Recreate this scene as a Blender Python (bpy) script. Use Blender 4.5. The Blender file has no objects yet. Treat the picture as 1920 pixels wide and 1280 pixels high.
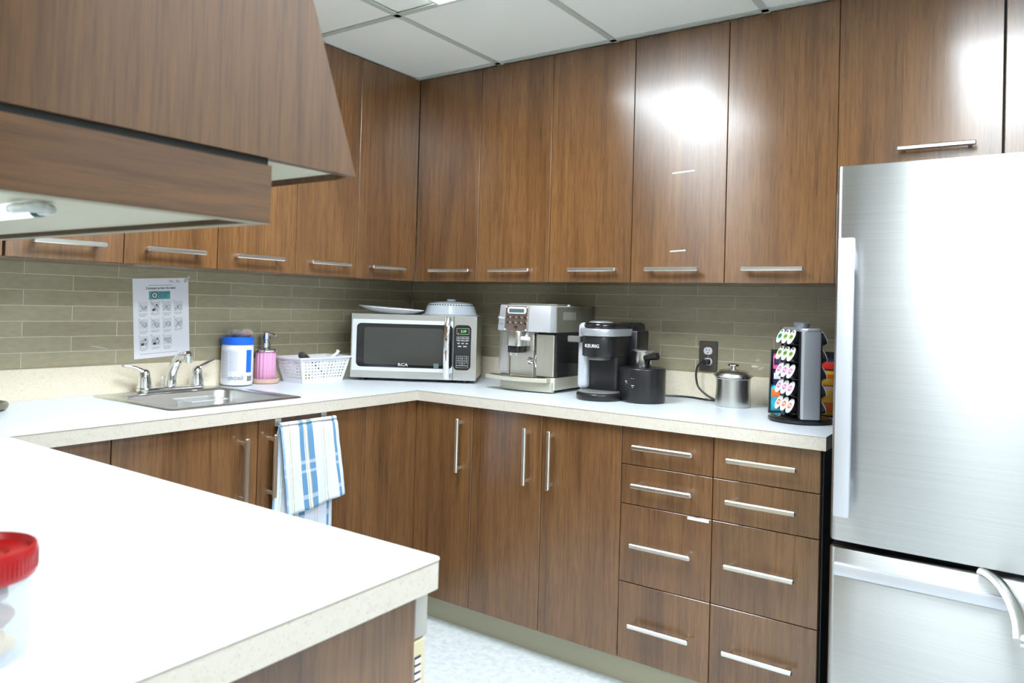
import bpy, bmesh, math, random
from mathutils import Matrix, Vector, noise
random.seed(7)
C = bpy.context.scene.collection
SC = bpy.context.scene
PI = math.pi

# ------------------------------------------------------------------ camera
def set_camera():
    cd = bpy.data.cameras.new('camera'); co = bpy.data.objects.new('camera', cd); C.objects.link(co)
    y, p, r = 0.61033, 0.01366, 0.02743
    fw = Vector((-math.sin(y)*math.cos(p), math.cos(y)*math.cos(p), math.sin(p)))
    ri = Vector((math.cos(y), math.sin(y), 0)); up = ri.cross(fw)
    r2 = ri*math.cos(r) + up*math.sin(r); u2 = -ri*math.sin(r) + up*math.cos(r)
    m = Matrix.Identity(4)
    for i in range(3):
        m[i][0], m[i][1], m[i][2] = r2[i], u2[i], -fw[i]
    m[0][3], m[1][3], m[2][3] = 2.64927, -2.90738, 1.25975
    co.matrix_world = m
    cd.sensor_width = 36; cd.lens = 1415.543/1920*36
    cd.shift_x = (960-951.571)/1920; cd.shift_y = (553.02-640)/1920
    cd.clip_start = .05
    cd.dof.use_dof = True; cd.dof.focus_distance = 3.1; cd.dof.aperture_fstop = 8
    SC.camera = co
set_camera()

# ------------------------------------------------------------------ world, exposure
w = bpy.data.worlds.new('world'); SC.world = w; w.use_nodes = True
w.node_tree.nodes['Background'].inputs[0].default_value = (.8, .9, 1, 1)
w.node_tree.nodes['Background'].inputs[1].default_value = .3
SC.view_settings.view_transform = 'Standard'; SC.view_settings.look = 'None'
SC.view_settings.exposure = 0.0; SC.view_settings.gamma = 1; SC.view_settings.use_curve_mapping = False
LIGHT = 33.0            # radiance of the ceiling diffusers
LIGHT_COL = (.85, .94, 1.0)
H = 2.276               # ceiling height
# x0, y0, x1, y1 of the ceiling light diffusers
TROFFERS = [(.98, -2.02, 1.42, -.972), (2.38, -2.18, 2.74, -.972),
            (2.00, -4.62, 2.28, -3.42), (3.6, -3.40, 3.88, -2.20)]  # these two are unseen fill lights, added to brighten the room

# ------------------------------------------------------------------ material helpers
MATS = {}
def mat(name, col=(.5, .5, .5), rough=.5, metal=0, **k):
    if name in MATS: return MATS[name]
    m = bpy.data.materials.new(name); m.use_nodes = True; MATS[name] = m
    b = m.node_tree.nodes['Principled BSDF']
    b.inputs['Base Color'].default_value = (*col, 1); b.inputs['Roughness'].default_value = rough
    b.inputs['Metallic'].default_value = metal
    for kk, v in k.items():
        b.inputs[{'spec': 'Specular IOR Level', 'trans': 'Transmission Weight', 'ior': 'IOR', 'coat': 'Coat Weight', 'alpha': 'Alpha',
                  'aniso': 'Anisotropic', 'sheen': 'Sheen Weight', 'coatr': 'Coat Roughness', 'estr': 'Emission Strength', 'ecol': 'Emission Color'}[kk]].default_value = v if kk != 'ecol' else (*v, 1)
    return m
class NT:
    def __init__(s, m): s.t = m.node_tree; s.n = s.t.nodes; s.b = s.n['Principled BSDF']
    def add(s, typ, **k):
        n = s.n.new(typ)
        for a, v in k.items(): setattr(n, a, v)
        return n
    def link(s, a, b): s.t.links.new(a, b)
    def pos(s, scale, rnd=True, world=True):
        g = s.add('ShaderNodeNewGeometry') if world else s.add('ShaderNodeTexCoord')
        mp = s.add('ShaderNodeMapping'); mp.inputs['Scale'].default_value = scale
        s.link(g.outputs['Position' if world else 'Object'], mp.inputs['Vector'])
        if rnd:
            oi = s.add('ShaderNodeObjectInfo'); mul = s.add('ShaderNodeVectorMath', operation='SCALE')
            cx = s.add('ShaderNodeCombineXYZ')
            for i in range(3): s.link(oi.outputs['Random'], cx.inputs[i])
            s.link(cx.outputs[0], mul.inputs[0]); mul.inputs['Scale'].default_value = 37
            s.link(mul.outputs[0], mp.inputs['Location'])
        return mp.outputs[0]
    def noise(s, vec, scale=1, detail=4, rough=.5, dist=0):
        n = s.add('ShaderNodeTexNoise'); n.inputs['Scale'].default_value = scale; n.inputs['Detail'].default_value = detail
        n.inputs['Roughness'].default_value = rough; n.inputs['Distortion'].default_value = dist
        s.link(vec, n.inputs['Vector']); return n.outputs['Fac']
    def ramp(s, fac, stops, interp='LINEAR'):
        r = s.add('ShaderNodeValToRGB'); r.color_ramp.interpolation = interp
        e = r.color_ramp.elements
        while len(e) < len(stops): e.new(.5)
        for i, (p, c) in enumerate(stops):
            e[i].position = p; e[i].color = (*c, 1) if len(c) == 3 else c
        s.link(fac, r.inputs[0]); return r.outputs[0]
    def mix(s, f, a, b, typ='MIX'):
        m = s.add('ShaderNodeMix', data_type='RGBA', blend_type=typ)
        for i, v in ((0, f), (6, a), (7, b)):
            if isinstance(v, (int, float)): m.inputs[i].default_value = v
            elif isinstance(v, tuple): m.inputs[i].default_value = (*v, 1)
            else: s.link(v, m.inputs[i])
        return m.outputs[2]
    def bump(s, h, strength=.1, dist=.001):
        b = s.add('ShaderNodeBump'); b.inputs['Strength'].default_value = strength; b.inputs['Distance'].default_value = dist
        s.link(h, b.inputs['Height']); s.link(b.outputs[0], s.b.inputs['Normal'])

def wood(name, horiz=False, rough=.25, tint=1.0, spec=.85, coat=.4):
    m = mat(name, rough=rough, spec=spec, coat=coat, coatr=.17); t = NT(m)
    f = (9, 3.0) if not horiz else (14, 1)
    sc1 = (7, 7, .55) if not horiz else (7, .8, 9)
    v1 = t.pos(sc1); a = t.noise(v1, 1.0, 3, .5, 1.2)
    sc2 = (95, 95, 3.0) if not horiz else (3, 3.0, 60)
    b = t.noise(t.pos(sc2), 1.0, 5, .6, .3)
    sc3 = (300, 300, 14) if not horiz else (14, 14, 300)
    c = t.noise(t.pos(sc3), 1.0, 2, .5)
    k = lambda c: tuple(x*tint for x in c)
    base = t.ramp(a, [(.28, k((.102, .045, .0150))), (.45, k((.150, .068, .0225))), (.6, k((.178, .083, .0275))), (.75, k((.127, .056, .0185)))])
    gr = t.ramp(b, [(.3, (.72, .70, .68)), (.5, (1, 1, 1)), (.72, (1.15, 1.14, 1.13))])
    fg = t.ramp(c, [(.35, (.80, .79, .78)), (.55, (1.04, 1.04, 1.04))])
    x = t.mix(1.0, base, gr, 'MULTIPLY'); x = t.mix(1.0, x, fg, 'MULTIPLY')
    t.link(x, t.b.inputs['Base Color'])
    t.bump(c, .05, .0002)
    g = t.add('ShaderNodeTangent', direction_type='RADIAL', axis='Z'); t.link(g.outputs[0], t.b.inputs['Tangent'])
    t.b.inputs['Anisotropic Rotation'].default_value = .25; t.b.inputs['Anisotropic'].default_value = .88
    return m
WOOD = wood('walnut_laminate'); WOODH = wood('walnut_laminate_horizontal', True)
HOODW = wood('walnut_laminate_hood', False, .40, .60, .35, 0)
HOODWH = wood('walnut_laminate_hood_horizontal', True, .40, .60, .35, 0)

def speckle(name, base, rough):
    m = mat(name, rough=rough); t = NT(m)
    v = t.pos((1, 1, 1), rnd=False)
    n1 = t.noise(v, 260, 2, .5); n2 = t.noise(v, 90, 3, .6)
    c1 = t.ramp(n1, [(.27, tuple(x*.62 for x in base)), (.36, base), (.66, base), (.74, tuple(min(1, x*1.12) for x in base))])
    c2 = t.ramp(n2, [(.3, (.93, .92, .90)), (.5, (1, 1, 1))])
    t.link(t.mix(1, c1, c2, 'MULTIPLY'), t.b.inputs['Base Color'])
    return m
COUNTER = speckle('speckled_cream_laminate', (.60, .55, .48), .32)
TOPS = speckle('worktop_sheet_overlit_tint', (.72, .77, .82), .30)  # top tinted paler and bluer than the edges, imitating overexposure
SPLASH = speckle('speckled_cream_upstand', (.76, .68, .53), .4)
SEAM = mat('brown_laminate_seam', (.28, .21, .14), .5)

TILE = mat('taupe_glass_tile', rough=.13, spec=.55); _t = NT(TILE)
_o = _t.add('ShaderNodeObjectInfo')
_c = _t.ramp(_o.outputs['Random'], [(0, (.36, .32, .215)), (1, (.41, .365, .25))])
_n = _t.noise(_t.pos((30, 30, 90)), 1, 3)
_t.link(_t.mix(1, _c, _t.ramp(_n, [(.3, (.93, .93, .93)), (.7, (1.05, 1.05, 1.05))]), 'MULTIPLY'), _t.b.inputs['Base Color'])
_t.bump(_t.noise(_t.pos((9, 9, 22)), 1, 2), .10, .002)
GROUT = mat('cream_grout', (.62, .58, .45), .8)
PAINT = mat('cream_wall_paint', (.76, .75, .70), .7)
CEIL = mat('white_ceiling_panel', (.86, .88, .82), .85); _t = NT(CEIL); _t.bump(_t.noise(_t.pos((1, 1, 1)), 180, 3, .6), .25, .002)
TEE = mat('grey_ceiling_tee', (.50, .53, .48), .5)
FLOOR = mat('pale_blue_vinyl', rough=.4); _t = NT(FLOOR)
_v = _t.pos((1, 1, 1), rnd=False)
_t.link(_t.mix(1, _t.ramp(_t.noise(_v, 35, 6, .7), [(.35, (.62, .66, .68)), (.6, (.80, .83, .84))]),
               _t.ramp(_t.noise(_v, 320, 2, .5), [(.35, (.8, .82, .84)), (.6, (1, 1, 1))]), 'MULTIPLY'), _t.b.inputs['Base Color'])
KICK = mat('grey_green_cove_base', (.48, .46, .33), .55)
NICKEL = mat('brushed_nickel', (.78, .77, .72), .28, 1)
CHROME = mat('chrome', (.86, .87, .88), .06, 1)
DARKGAP = mat('dark_gap', (.012, .011, .010), .8)
CREAM = mat('cream_melamine', (.60, .52, .40), .5)
BLACK = mat('black_plastic', (.012, .012, .013), .35)
BLACKG = mat('glossy_black_plastic', (.012, .012, .013), .08)
CHAR = mat('charcoal_plastic', (.013, .0125, .013), .30)
GREYP = mat('grey_plastic', (.16, .16, .15), .35)
WHITEP = mat('white_plastic', (.80, .80, .84), .35)
WHITEG = mat('white_glazed', (.78, .80, .86), .12)
PRINT = mat('grey_print', (.20, .21, .23), .6)
LPRINT = mat('light_grey_print', (.36, .39, .45), .6)
DPRINT = mat('dark_print', (.03, .03, .035), .6)
WPRINT = mat('white_print', (.82, .82, .82), .5)
def brushed(name, col, rough, axis, aniso=.0):
    m = mat(name, col, rough, 1, aniso=aniso); t = NT(m)
    s = {'z': (1.5, 1.5, 420), 'x': (420, 420, 1.5)}[axis]
    n = t.noise(t.pos(s, rnd=False), 1, 3, .6)
    t.link(t.ramp(n, [(.3, tuple(x*.93 for x in col)), (.7, tuple(min(1, x*1.05) for x in col))]), t.b.inputs['Base Color'])
    t.bump(n, .06, .0002)
    return m
STEEL = brushed('brushed_steel', (.66, .66, .64), .27, 'z')
FRIDGE = brushed('brushed_fridge_steel', (.50, .505, .50), .36, 'z', .92)
_t = NT(FRIDGE); _g = _t.add('ShaderNodeTangent', direction_type='RADIAL', axis='Z'); _t.link(_g.outputs[0], _t.b.inputs['Tangent']); _t.b.inputs['Anisotropic Rotation'].default_value = .25
SATIN = mat('satin_steel', (.68, .68, .65), .28, 1)
SINKM = mat('sink_steel', (.68, .68, .66), .30, 1)
SILVER = mat('silver_plastic', (.50, .52, .56), .30, .6)
SILVERL = mat('light_silver_plastic', (.62, .65, .72), .35, .35)
CLEAR = mat('clear_plastic', (.93, .95, .98), .08, 0, trans=1.0, ior=1.25)
CLEARP = mat('clear_film', (1, 1, 1), .1, 0, alpha=.14)
GLASS = mat('glass', (1, 1, 1), .02, 0, trans=1.0, ior=1.45)

# ------------------------------------------------------------------ mesh helpers
ORG = {}          # world origin of a thing built in world coordinates
def frame(loc=(0, 0, 0), rz=0): return Matrix.Translation(loc) @ Matrix.Rotation(rz, 4, 'Z')
class B:
    def __init__(s): s.bm = bmesh.new()
    def merge(s, t, M=None):
        if M is not None: bmesh.ops.transform(t, matrix=M, verts=t.verts)
        me = bpy.data.meshes.new('t'); t.to_mesh(me); t.free(); s.bm.from_mesh(me); bpy.data.meshes.remove(me); return s
    def box(s, x0, y0, z0, x1, y1, z1, bev=0, seg=1, M=None):
        t = bmesh.new()
        P = [(x, y, z) for z in (z0, z1) for y in (y0, y1) for x in (x0, x1)]
        v = [t.verts.new(p) for p in P]
        for f in ((0, 2, 3, 1), (4, 5, 7, 6), (0, 1, 5, 4), (2, 6, 7, 3), (0, 4, 6, 2), (1, 3, 7, 5)): t.faces.new([v[i] for i in f])
        bmesh.ops.recalc_face_normals(t, faces=t.faces)
        if bev: bmesh.ops.bevel(t, geom=t.edges[:], offset=bev, segments=seg, affect='EDGES', profile=.5)
        return s.merge(t, M)
    def prism(s, pts, z0, z1, bev=0, seg=2, M=None, top=None):
        """pts: xy outline; top: other outline for the upper end"""
        t = bmesh.new(); n = len(pts); tp = top or pts
        a = [t.verts.new((*p[:2], z0)) for p in pts]; b = [t.verts.new((*p[:2], z1)) for p in tp]
        fb = t.faces.new(a[::-1]); ft = t.faces.new(b)
        for i in range(n): t.faces.new((a[i], a[(i+1) % n], b[(i+1) % n], b[i]))
        bmesh.ops.recalc_face_normals(t, faces=t.faces)
        if bev: bmesh.ops.bevel(t, geom=[e for e in t.edges if len({v.co.z for v in e.verts}) == 1], offset=bev, segments=seg, affect='EDGES', profile=.5)
        return s.merge(t, M)
    def lathe(s, prof, seg=32, M=None, a0=0, a1=2*PI, cap=True):
        t = bmesh.new(); full = abs(a1-a0-2*PI) < 1e-6; n = seg if full else seg+1; rings = []
        for r, z in prof:
            if r < 1e-6: rings.append([t.verts.new((0, 0, z))])
            else: rings.append([t.verts.new((r*math.cos(a0+(a1-a0)*i/seg), r*math.sin(a0+(a1-a0)*i/seg), z)) for i in range(n)])
        for A, Bq in zip(rings, rings[1:]):
            for i in range(n if full else n-1):
                j = (i+1) % n
                if len(A) == 1 and len(Bq) == 1: continue
                if len(A) == 1: t.faces.new((A[0], Bq[i], Bq[j]))
                elif len(Bq) == 1: t.faces.new((A[i], A[j], Bq[0]))
                else: t.faces.new((A[i], A[j], Bq[j], Bq[i]))
        if cap and full:
            for R in (rings[0], rings[-1]):
                if len(R) > 2: t.faces.new(R)
        bmesh.ops.recalc_face_normals(t, faces=t.faces)
        return s.merge(t, M)
    def cyl(s, p0, p1, r, seg=16, r2=None):
        p0, p1 = Vector(p0), Vector(p1); d = p1-p0
        M = Matrix.Translation(p0) @ d.to_track_quat('Z', 'Y').to_matrix().to_4x4()
        r2 = r if r2 is None else r2
        return s.lathe([(r, 0), (r2, d.length)], seg, M)
    def tube(s, pts, r, seg=8, flat=None):
        t = bmesh.new(); P = [Vector(p) for p in pts]; rings = []; prev = None
        for i, p in enumerate(P):
            d = (P[min(i+1, len(P)-1)]-P[max(i-1, 0)]).normalized()
            if prev is None:
                u = d.orthogonal().normalized() if flat is None else Vector(flat)
            else: u = prev
            u = (u-d*u.dot(d)).normalized(); prev = u; v = d.cross(u)
            rr = r[i] if isinstance(r, (list, tuple)) else r
            ra, rb = (rr if isinstance(rr, tuple) else (rr, rr))
            rings.append([t.verts.new(p+u*math.cos(2*PI*k/seg)*ra+v*math.sin(2*PI*k/seg)*rb) for k in range(seg)])
        for A, Bq in zip(rings, rings[1:]):
            for k in range(seg): t.faces.new((A[k], A[(k+1) % seg], Bq[(k+1) % seg], Bq[k]))
        t.faces.new(rings[0]); t.faces.new(rings[-1])
        bmesh.ops.recalc_face_normals(t, faces=t.faces)
        return s.merge(t)
    def quad(s, *pts):
        vs = [s.bm.verts.new(p) for p in pts]; s.bm.faces.new(vs); return s
    def mesh(s, name, m, angle=35):
        bm = s.bm
        bm.normal_update(); a = math.radians(angle)
        for f in bm.faces: f.smooth = True
        for e in bm.edges:
            if len(e.link_faces) == 2 and e.calc_face_angle(0) > a: e.smooth = False
        me = bpy.data.meshes.new(name); bm.to_mesh(me); bm.free()
        if m: me.materials.append(m)
        return me
    def build(s, name, m, parent=None, label=None, angle=35, M=None):
        if M is not None: bmesh.ops.transform(s.bm, matrix=M, verts=s.bm.verts)
        if parent is not None and parent in ORG:
            bmesh.ops.transform(s.bm, matrix=ORG[parent].inverted(), verts=s.bm.verts)
        o = link(name, s.mesh(name, m, angle), parent)
        if parent is not None and parent in ORG: ORG[o] = ORG[parent]
        if label: o['label'] = label
        return o
def link(name, data, parent=None):
    o = bpy.data.objects.new(name, data); C.objects.link(o)
    if parent is not None: o.parent = parent
    return o
def thing(name, label, cat, loc=(0, 0, 0), rz=0, group=None, world=False):
    o = bpy.data.objects.new(name, None); C.objects.link(o); o.empty_display_size = .05
    o.location = loc; o.rotation_euler = (0, 0, rz); o['label'] = label; o['category'] = cat
    if group: o['group'] = group
    if world: ORG[o] = frame(loc, rz)
    return o
def tag(o, label, cat, group=None):
    o['label'] = label; o['category'] = cat
    if group: o['group'] = group
    return o
def struct(o): o['kind'] = 'structure'; return o
def rrect(x0, y0, x1, y1, r, n=5):
    out = []
    for cx, cy, a in ((x1-r, y1-r, 0), (x0+r, y1-r, 90), (x0+r, y0+r, 180), (x1-r, y0+r, 270)):
        for i in range(n+1):
            t = math.radians(a+90*i/n); out.append((cx+r*math.cos(t), cy+r*math.sin(t)))
    return out
def text(body, size, m, parent, M, name='lettering', ext=.0002, align='CENTER', sx=1):
    """flat lettering as a mesh; M maps the text plane (x right, y up) into the parent frame"""
    cu = bpy.data.curves.new('t', 'FONT'); cu.body = body; cu.size = size; cu.extrude = ext; cu.align_x = align; cu.align_y = 'CENTER'; cu.resolution_u = 3
    o = bpy.data.objects.new('t', cu); C.objects.link(o); bpy.context.view_layer.update()
    me = bpy.data.meshes.new_from_object(o.evaluated_get(bpy.context.evaluated_depsgraph_get()))
    bpy.data.objects.remove(o); bpy.data.curves.remove(cu)
    me.name = name; me.materials.clear(); me.materials.append(m)
    M = M @ Matrix.Diagonal((sx, 1, 1, 1))
    if parent in ORG: M = ORG[parent].inverted() @ M
    me.transform(M)
    return link(name, me, parent)
def facing(loc, nx, ny, roll=0):
    """matrix of a vertical plane at loc with outward normal (nx, ny): x right, y up seen from outside"""
    n = Vector((nx, ny, 0)).normalized(); up = Vector((0, 0, 1)); r = up.cross(n)
    m = Matrix.Identity(4)
    for i in range(3): m[i][0], m[i][1], m[i][2], m[i][3] = r[i], up[i], n[i], loc[i]
    return m @ Matrix.Rotation(roll, 4, 'Z')
def grid_slab(xs, ys, inside, z0, z1):
    """watertight slab from the grid cells whose centre is inside"""
    bm = bmesh.new(); V = {}
    def v(i, j, k):
        if (i, j, k) not in V: V[i, j, k] = bm.verts.new((xs[i], ys[j], (z0, z1)[k]))
        return V[i, j, k]
    nx, ny = len(xs)-1, len(ys)-1
    ok = lambda i, j: 0 <= i < nx and 0 <= j < ny and inside((xs[i]+xs[i+1])/2, (ys[j]+ys[j+1])/2)
    for i in range(nx):
        for j in range(ny):
            if not ok(i, j): continue
            bm.faces.new((v(i, j, 1), v(i+1, j, 1), v(i+1, j+1, 1), v(i, j+1, 1)))
            bm.faces.new((v(i, j, 0), v(i, j+1, 0), v(i+1, j+1, 0), v(i+1, j, 0)))
            for di, dj, a, b in ((-1, 0, (i, j+1), (i, j)), (1, 0, (i+1, j), (i+1, j+1)), (0, -1, (i, j), (i+1, j)), (0, 1, (i+1, j+1), (i, j+1))):
                if not ok(i+di, j+dj): bm.faces.new((v(*a, 0), v(*b, 0), v(*b, 1), v(*a, 1)))
    bmesh.ops.recalc_face_normals(bm, faces=bm.faces)
    return bm

ZC, ZS, ZU = .914, 1.014, 1.358       # worktop top, upstand top, underside of the upper doors
RX, RY = 4.75, -5.5                   # far corners of the room

# ------------------------------------------------------------------ room shell
struct(B().box(-.1, RY-.1, -.1, RX+.1, .1, 0).build('floor', FLOOR))
wl = struct(B().box(-.1, RY-.1, 0, -.0035, .1, 2.6).build('wall_left', PAINT))
wr = struct(B().box(-.0035, .0035, 0, RX+.1, .1, 2.6).build('wall_right', PAINT))
struct(B().box(RX, RY-.1, 0, RX+.1, .0035, 2.6).build('wall_far', PAINT))
struct(B().box(-.0035, RY-.1, 0, RX, RY, 2.6).build('wall_near', PAINT))
ce = struct(B().box(-.1, RY-.1, H+.02, RX+.1, .1, 2.6).build('ceiling', mat('dark_plenum', (.25, .25, .24), .8)))
XL = [.222, .777, 1.32, 1.888, 2.455, 3.015, 3.58, 4.15, RX]
YL = [-.35, -.96, -1.57, -2.18, -2.79, -3.40, -4.01, -4.62, -5.23, RY]
xs, ys = [0]+XL, [0]+YL
bars = []
for x in XL[:-1]: bars.append((x-.012, RY, x+.012, 0))
for y in YL[:-1]: bars.append((0, y-.012, RX, y+.012))
for b in bars: B().box(b[0], b[1], H, b[2], b[3], H+.004).build('grid_bar', TEE, ce)
def blocked(x0, y0, x1, y1):
    for t in TROFFERS:
        if x0 < t[2]-.03 and x1 > t[0]+.03 and y0 < t[3]-.03 and y1 > t[1]+.03: return t
for i in range(len(xs)-1):
    for j in range(len(ys)-1):
        x0, x1, y0, y1 = xs[i], xs[i+1], ys[j+1], ys[j]
        t = blocked(x0, y0, x1, y1)
        if t:
            if t[2] < x1-.1: B().box(t[2]+.014, y0+.004, H+.0045, x1-.004, y1-.004, H+.019, .002).build('ceiling_panel', CEIL, ce)
            if t[0] > x0+.1: x1 = t[0]-.012
            else: continue
        dz = .004 if (i == 2 and j == 2) else 0
        B().box(x0+.004, y0+.004, H+.0045+dz, x1-.004, y1-.004, H+.019, .002).build('ceiling_panel', CEIL, ce)
LAB = ['narrow ceiling troffer nearest the kitchen corner, above the aisle', 'narrow ceiling troffer above the aisle in front of the fridge',
       'unseen fill panel added to the ceiling behind the camera',
       'unseen fill panel added to the ceiling right of the camera', 'unseen wide fill panel added far right behind the camera']
for k, (x0, y0, x1, y1) in enumerate(TROFFERS):
    t = thing('ceiling_light', LAB[k], 'ceiling light', ((x0+x1)/2, (y0+y1)/2, H-.004), 0, 'ceiling troffers', True)
    f = B()
    for a in ((x0-.012, y0-.012, x1+.012, y0), (x0-.012, y1, x1+.012, y1+.012), (x0-.012, y0, x0, y1), (x1, y0, x1+.012, y1)): f.box(a[0], a[1], H-.004, a[2], a[3], H-.0005)
    f.build('frame', mat('white_enamel', (.8, .8, .8), .4), t)
    B().box(x0, y0, H-.002, x1, y1, H-.0005).build('diffuser', mat('lit_diffuser', (.9, .9, .9), .5, estr=LIGHT, ecol=LIGHT_COL), t)

# ---- tiled splashbacks
TH, TW = .0508, .30361
gr = B().box(0, -.0, 0, 0, 0, 0)
gl = B().box(-.0035, -2.45, ZS, -.0012, 0, ZS+7*TH+.004).build('grout', GROUT, wl)
gr = B().box(-.0012, .0012, ZS, 2.2, .0035, ZS+7*TH+.004).build('grout', GROUT, wr)
TM = {}
def tile(wall, a, b, z):
    wd = round(b-a, 4)
    if (wall, wd) not in TM:
        g = .0016
        m = B()
        if wall is wr: m.box(g, -.0, g, wd-g, .0030, TH-g, .0007)
        else: m.box(-.0030, -wd+g, g, 0, -g, TH-g, .0007)
        TM[wall, wd] = m.mesh('tile', TILE)
    o = link('tile', TM[wall, wd], wall)
    o.location = (a, 0, z) if wall is wr else (0, -a, z)
    o.location += Vector((0, -random.uniform(0, .0003), 0)) if wall is wr else Vector((random.uniform(0, .0003), 0, 0))
for r in range(7):
    z = ZS+(6-r)*TH
    for wall, off, end in ((wr, .62994, 2.19), (wl, .29849, 2.42)):
        off2 = off-(.5*TW if r % 2 else 0)
        e = [off2+k*TW for k in range(-4, 12)]
        e = [0.0]+[q for q in e if .012 < q < end-.02]+[end]
        for a, b in zip(e, e[1:]): tile(wall, a, b, z)

# ------------------------------------------------------------------ worktops
WT = .0405
DC = .640
SX0, SX1, SY0, SY1 = .085, .505, -1.585, -1.145       # cut-out for the sink
wt = thing('worktop', 'L-shaped white speckled worktop along both tiled walls', 'worktop', (.3, -.3, ZC-WT), world=True)
xs_ = [0, SX0, SX1, DC, 2.172]; ys_ = [-2.103, SY0, SY1, -DC, 0]
ins = lambda x, y: (x < DC or y > -DC) and not (SX0 < x < SX1 and SY0 < y < SY1)
m = B(); m.bm = grid_slab(xs_, ys_, ins, ZC-WT, ZC-.0012); m.build('core', COUNTER, wt)
e = .0006
m = B(); m.bm = grid_slab([0, SX0, SX1, DC+e, 2.172+e], [-2.103, SY0, SY1, -DC-e, 0], ins, ZC-.0016, ZC); m.build('top_sheet', TOPS, wt)
m = B(); m.box(DC-.001, -2.103, ZC-.0030, DC+.0007, -DC, ZC-.0016); m.box(DC-.001, -DC-.0007, ZC-.0030, 2.1727, -DC+.001, ZC-.0016)
m.build('seam_line', SEAM, wt)
pw = thing('worktop', 'white speckled peninsula worktop in the foreground', 'worktop', (1.2, -2.6, ZC-WT), world=True)
def pen(ex):
    r = .012; x1, y1 = 1.992+ex, -2.105+ex
    return [(0, -3.2), (x1, -3.2)]+[(x1-r+r*math.cos(a), y1-r+r*math.sin(a)) for a in [PI/2*i/5 for i in range(6)]]+[(0, y1)]
B().prism(pen(0), ZC-WT, ZC-.0012, 0).build('core', COUNTER, pw)
B().prism(pen(.0006), ZC-.0016, ZC, 0).build('top_sheet', TOPS, pw)
B().prism(pen(.0008), ZC-.0028, ZC-.0016, 0).build('seam_line', SEAM, pw)
tag(B().box(.0005, -3.2, ZC, .014, -.0005, ZS, .001).build('upstand', SPLASH), 'speckled cream upstand along the left wall behind the sink', 'upstand')
tag(B().box(.0145, -.0145, ZC, 2.172, -.0008, ZS, .001).build('upstand', SPLASH), 'speckled cream upstand along the right wall behind the coffee machines', 'upstand')

# ------------------------------------------------------------------ handles (meshes shared)
HM = {}
def handle_mesh(L, d):
    """bar handle; d = outward axis+bar axis: 'yx' faces -y bar along x, 'yz', 'xy', 'xz'"""
    if (L, d) in HM: return HM[L, d]
    m = B()
    h = L/2
    def bx(a0, a1, o0, o1, c0, c1, bev):
        # a: along bar, o: outwards, c: across
        if d == 'yx': m.box(a0, -o1, c0, a1, -o0, c1, bev)
        if d == 'yz': m.box(c0, -o1, a0, c1, -o0, a1, bev)
        if d == 'xy': m.box(o0, a0, c0, o1, a1, c1, bev)
        if d == 'xz': m.box(o0, c0, a0, o1, c1, a1, bev)
    bx(-h, h, .025, .037, -.0072, .0072, .003)
    for s in (-1, 1):
        c = s*(h-.017); bx(c-.006, c+.006, -.001, .028, -.0045, .0045, .001)
    HM[L, d] = m.mesh('handle', NICKEL); return HM[L, d]
def handle(parent, loc, L, d):
    o = link('handle', handle_mesh(L, d), parent); o.location = ORG[parent].inverted() @ Vector(loc)
    return o
G = .0012  # half of a door gap

# ------------------------------------------------------------------ upper cabinets, right wall
DU = .33; TK = .019
def carcass_box(m, x0, y0, z0, x1, y1, z1): m.box(x0, y0, z0, x1, y1, z1)
ur = [(.3310, .683, .548, 1, 1), (.683, 1.0444, .865, 1, 1), (1.0444, 1.4055, 1.253, 1, 0), (1.4055, 1.7624, 1.576, 0, 0), (1.7624, 2.1222, 1.930, 0, 1)]
where = ['against the inner corner', 'second from the inner corner', 'third from the inner corner',
         'fourth from the inner corner', 'touching the cabinet over the fridge']
for k, (x0, x1, hx, l, r) in enumerate(ur):
    t = thing('wall_cabinet', 'tall walnut wall cabinet, right wall, '+where[k], 'wall cabinet', ((x0+x1)/2, -.17, ZU), 0, 'tall wall cabinets', True)
    m = B(); m.box(x0+(0 if l else .003), -DU+TK, ZU+.001, x1-(0 if r else .003), -.002, H-.002); m.build('carcass', CREAM if l or r else DARKGAP, t)
    B().box(x0+.001, -DU+TK, ZU-.0006, x1-.001, -.004, ZU+.0009).build('bottom_panel', WOOD, t)
    d = B().box(x0+G, -DU, ZU, x1-G, -DU+TK-.001, H-.0015, .0012).build('door', WOOD, t)
    handle(d, (hx, -DU, 1.406), .228 if k == 0 else .206, 'yx')
t = thing('wall_cabinet', 'walnut cabinet over the fridge with two doors', 'wall cabinet', (2.56, -.17, 1.66), 0, None, True)
B().box(2.1222, -DU+TK, 1.66, 3.02, -.002, H-.002).build('carcass', CREAM, t)
B().box(2.5640, -DU+TK-.001, 1.66, 2.5695, -DU+TK-.0002, H-.002).build('gap_strip', DARKGAP, t)
for x0, x1, hx in ((2.1222, 2.5655, 2.40), (2.5695, 3.02, 2.78)):
    d = B().box(x0+G, -DU, 1.66, x1-.001, -DU+TK-.0015, H-.0015, .0012).build('door', WOOD, t); handle(d, (hx, -DU, 1.768), .206, 'yx')
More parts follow.
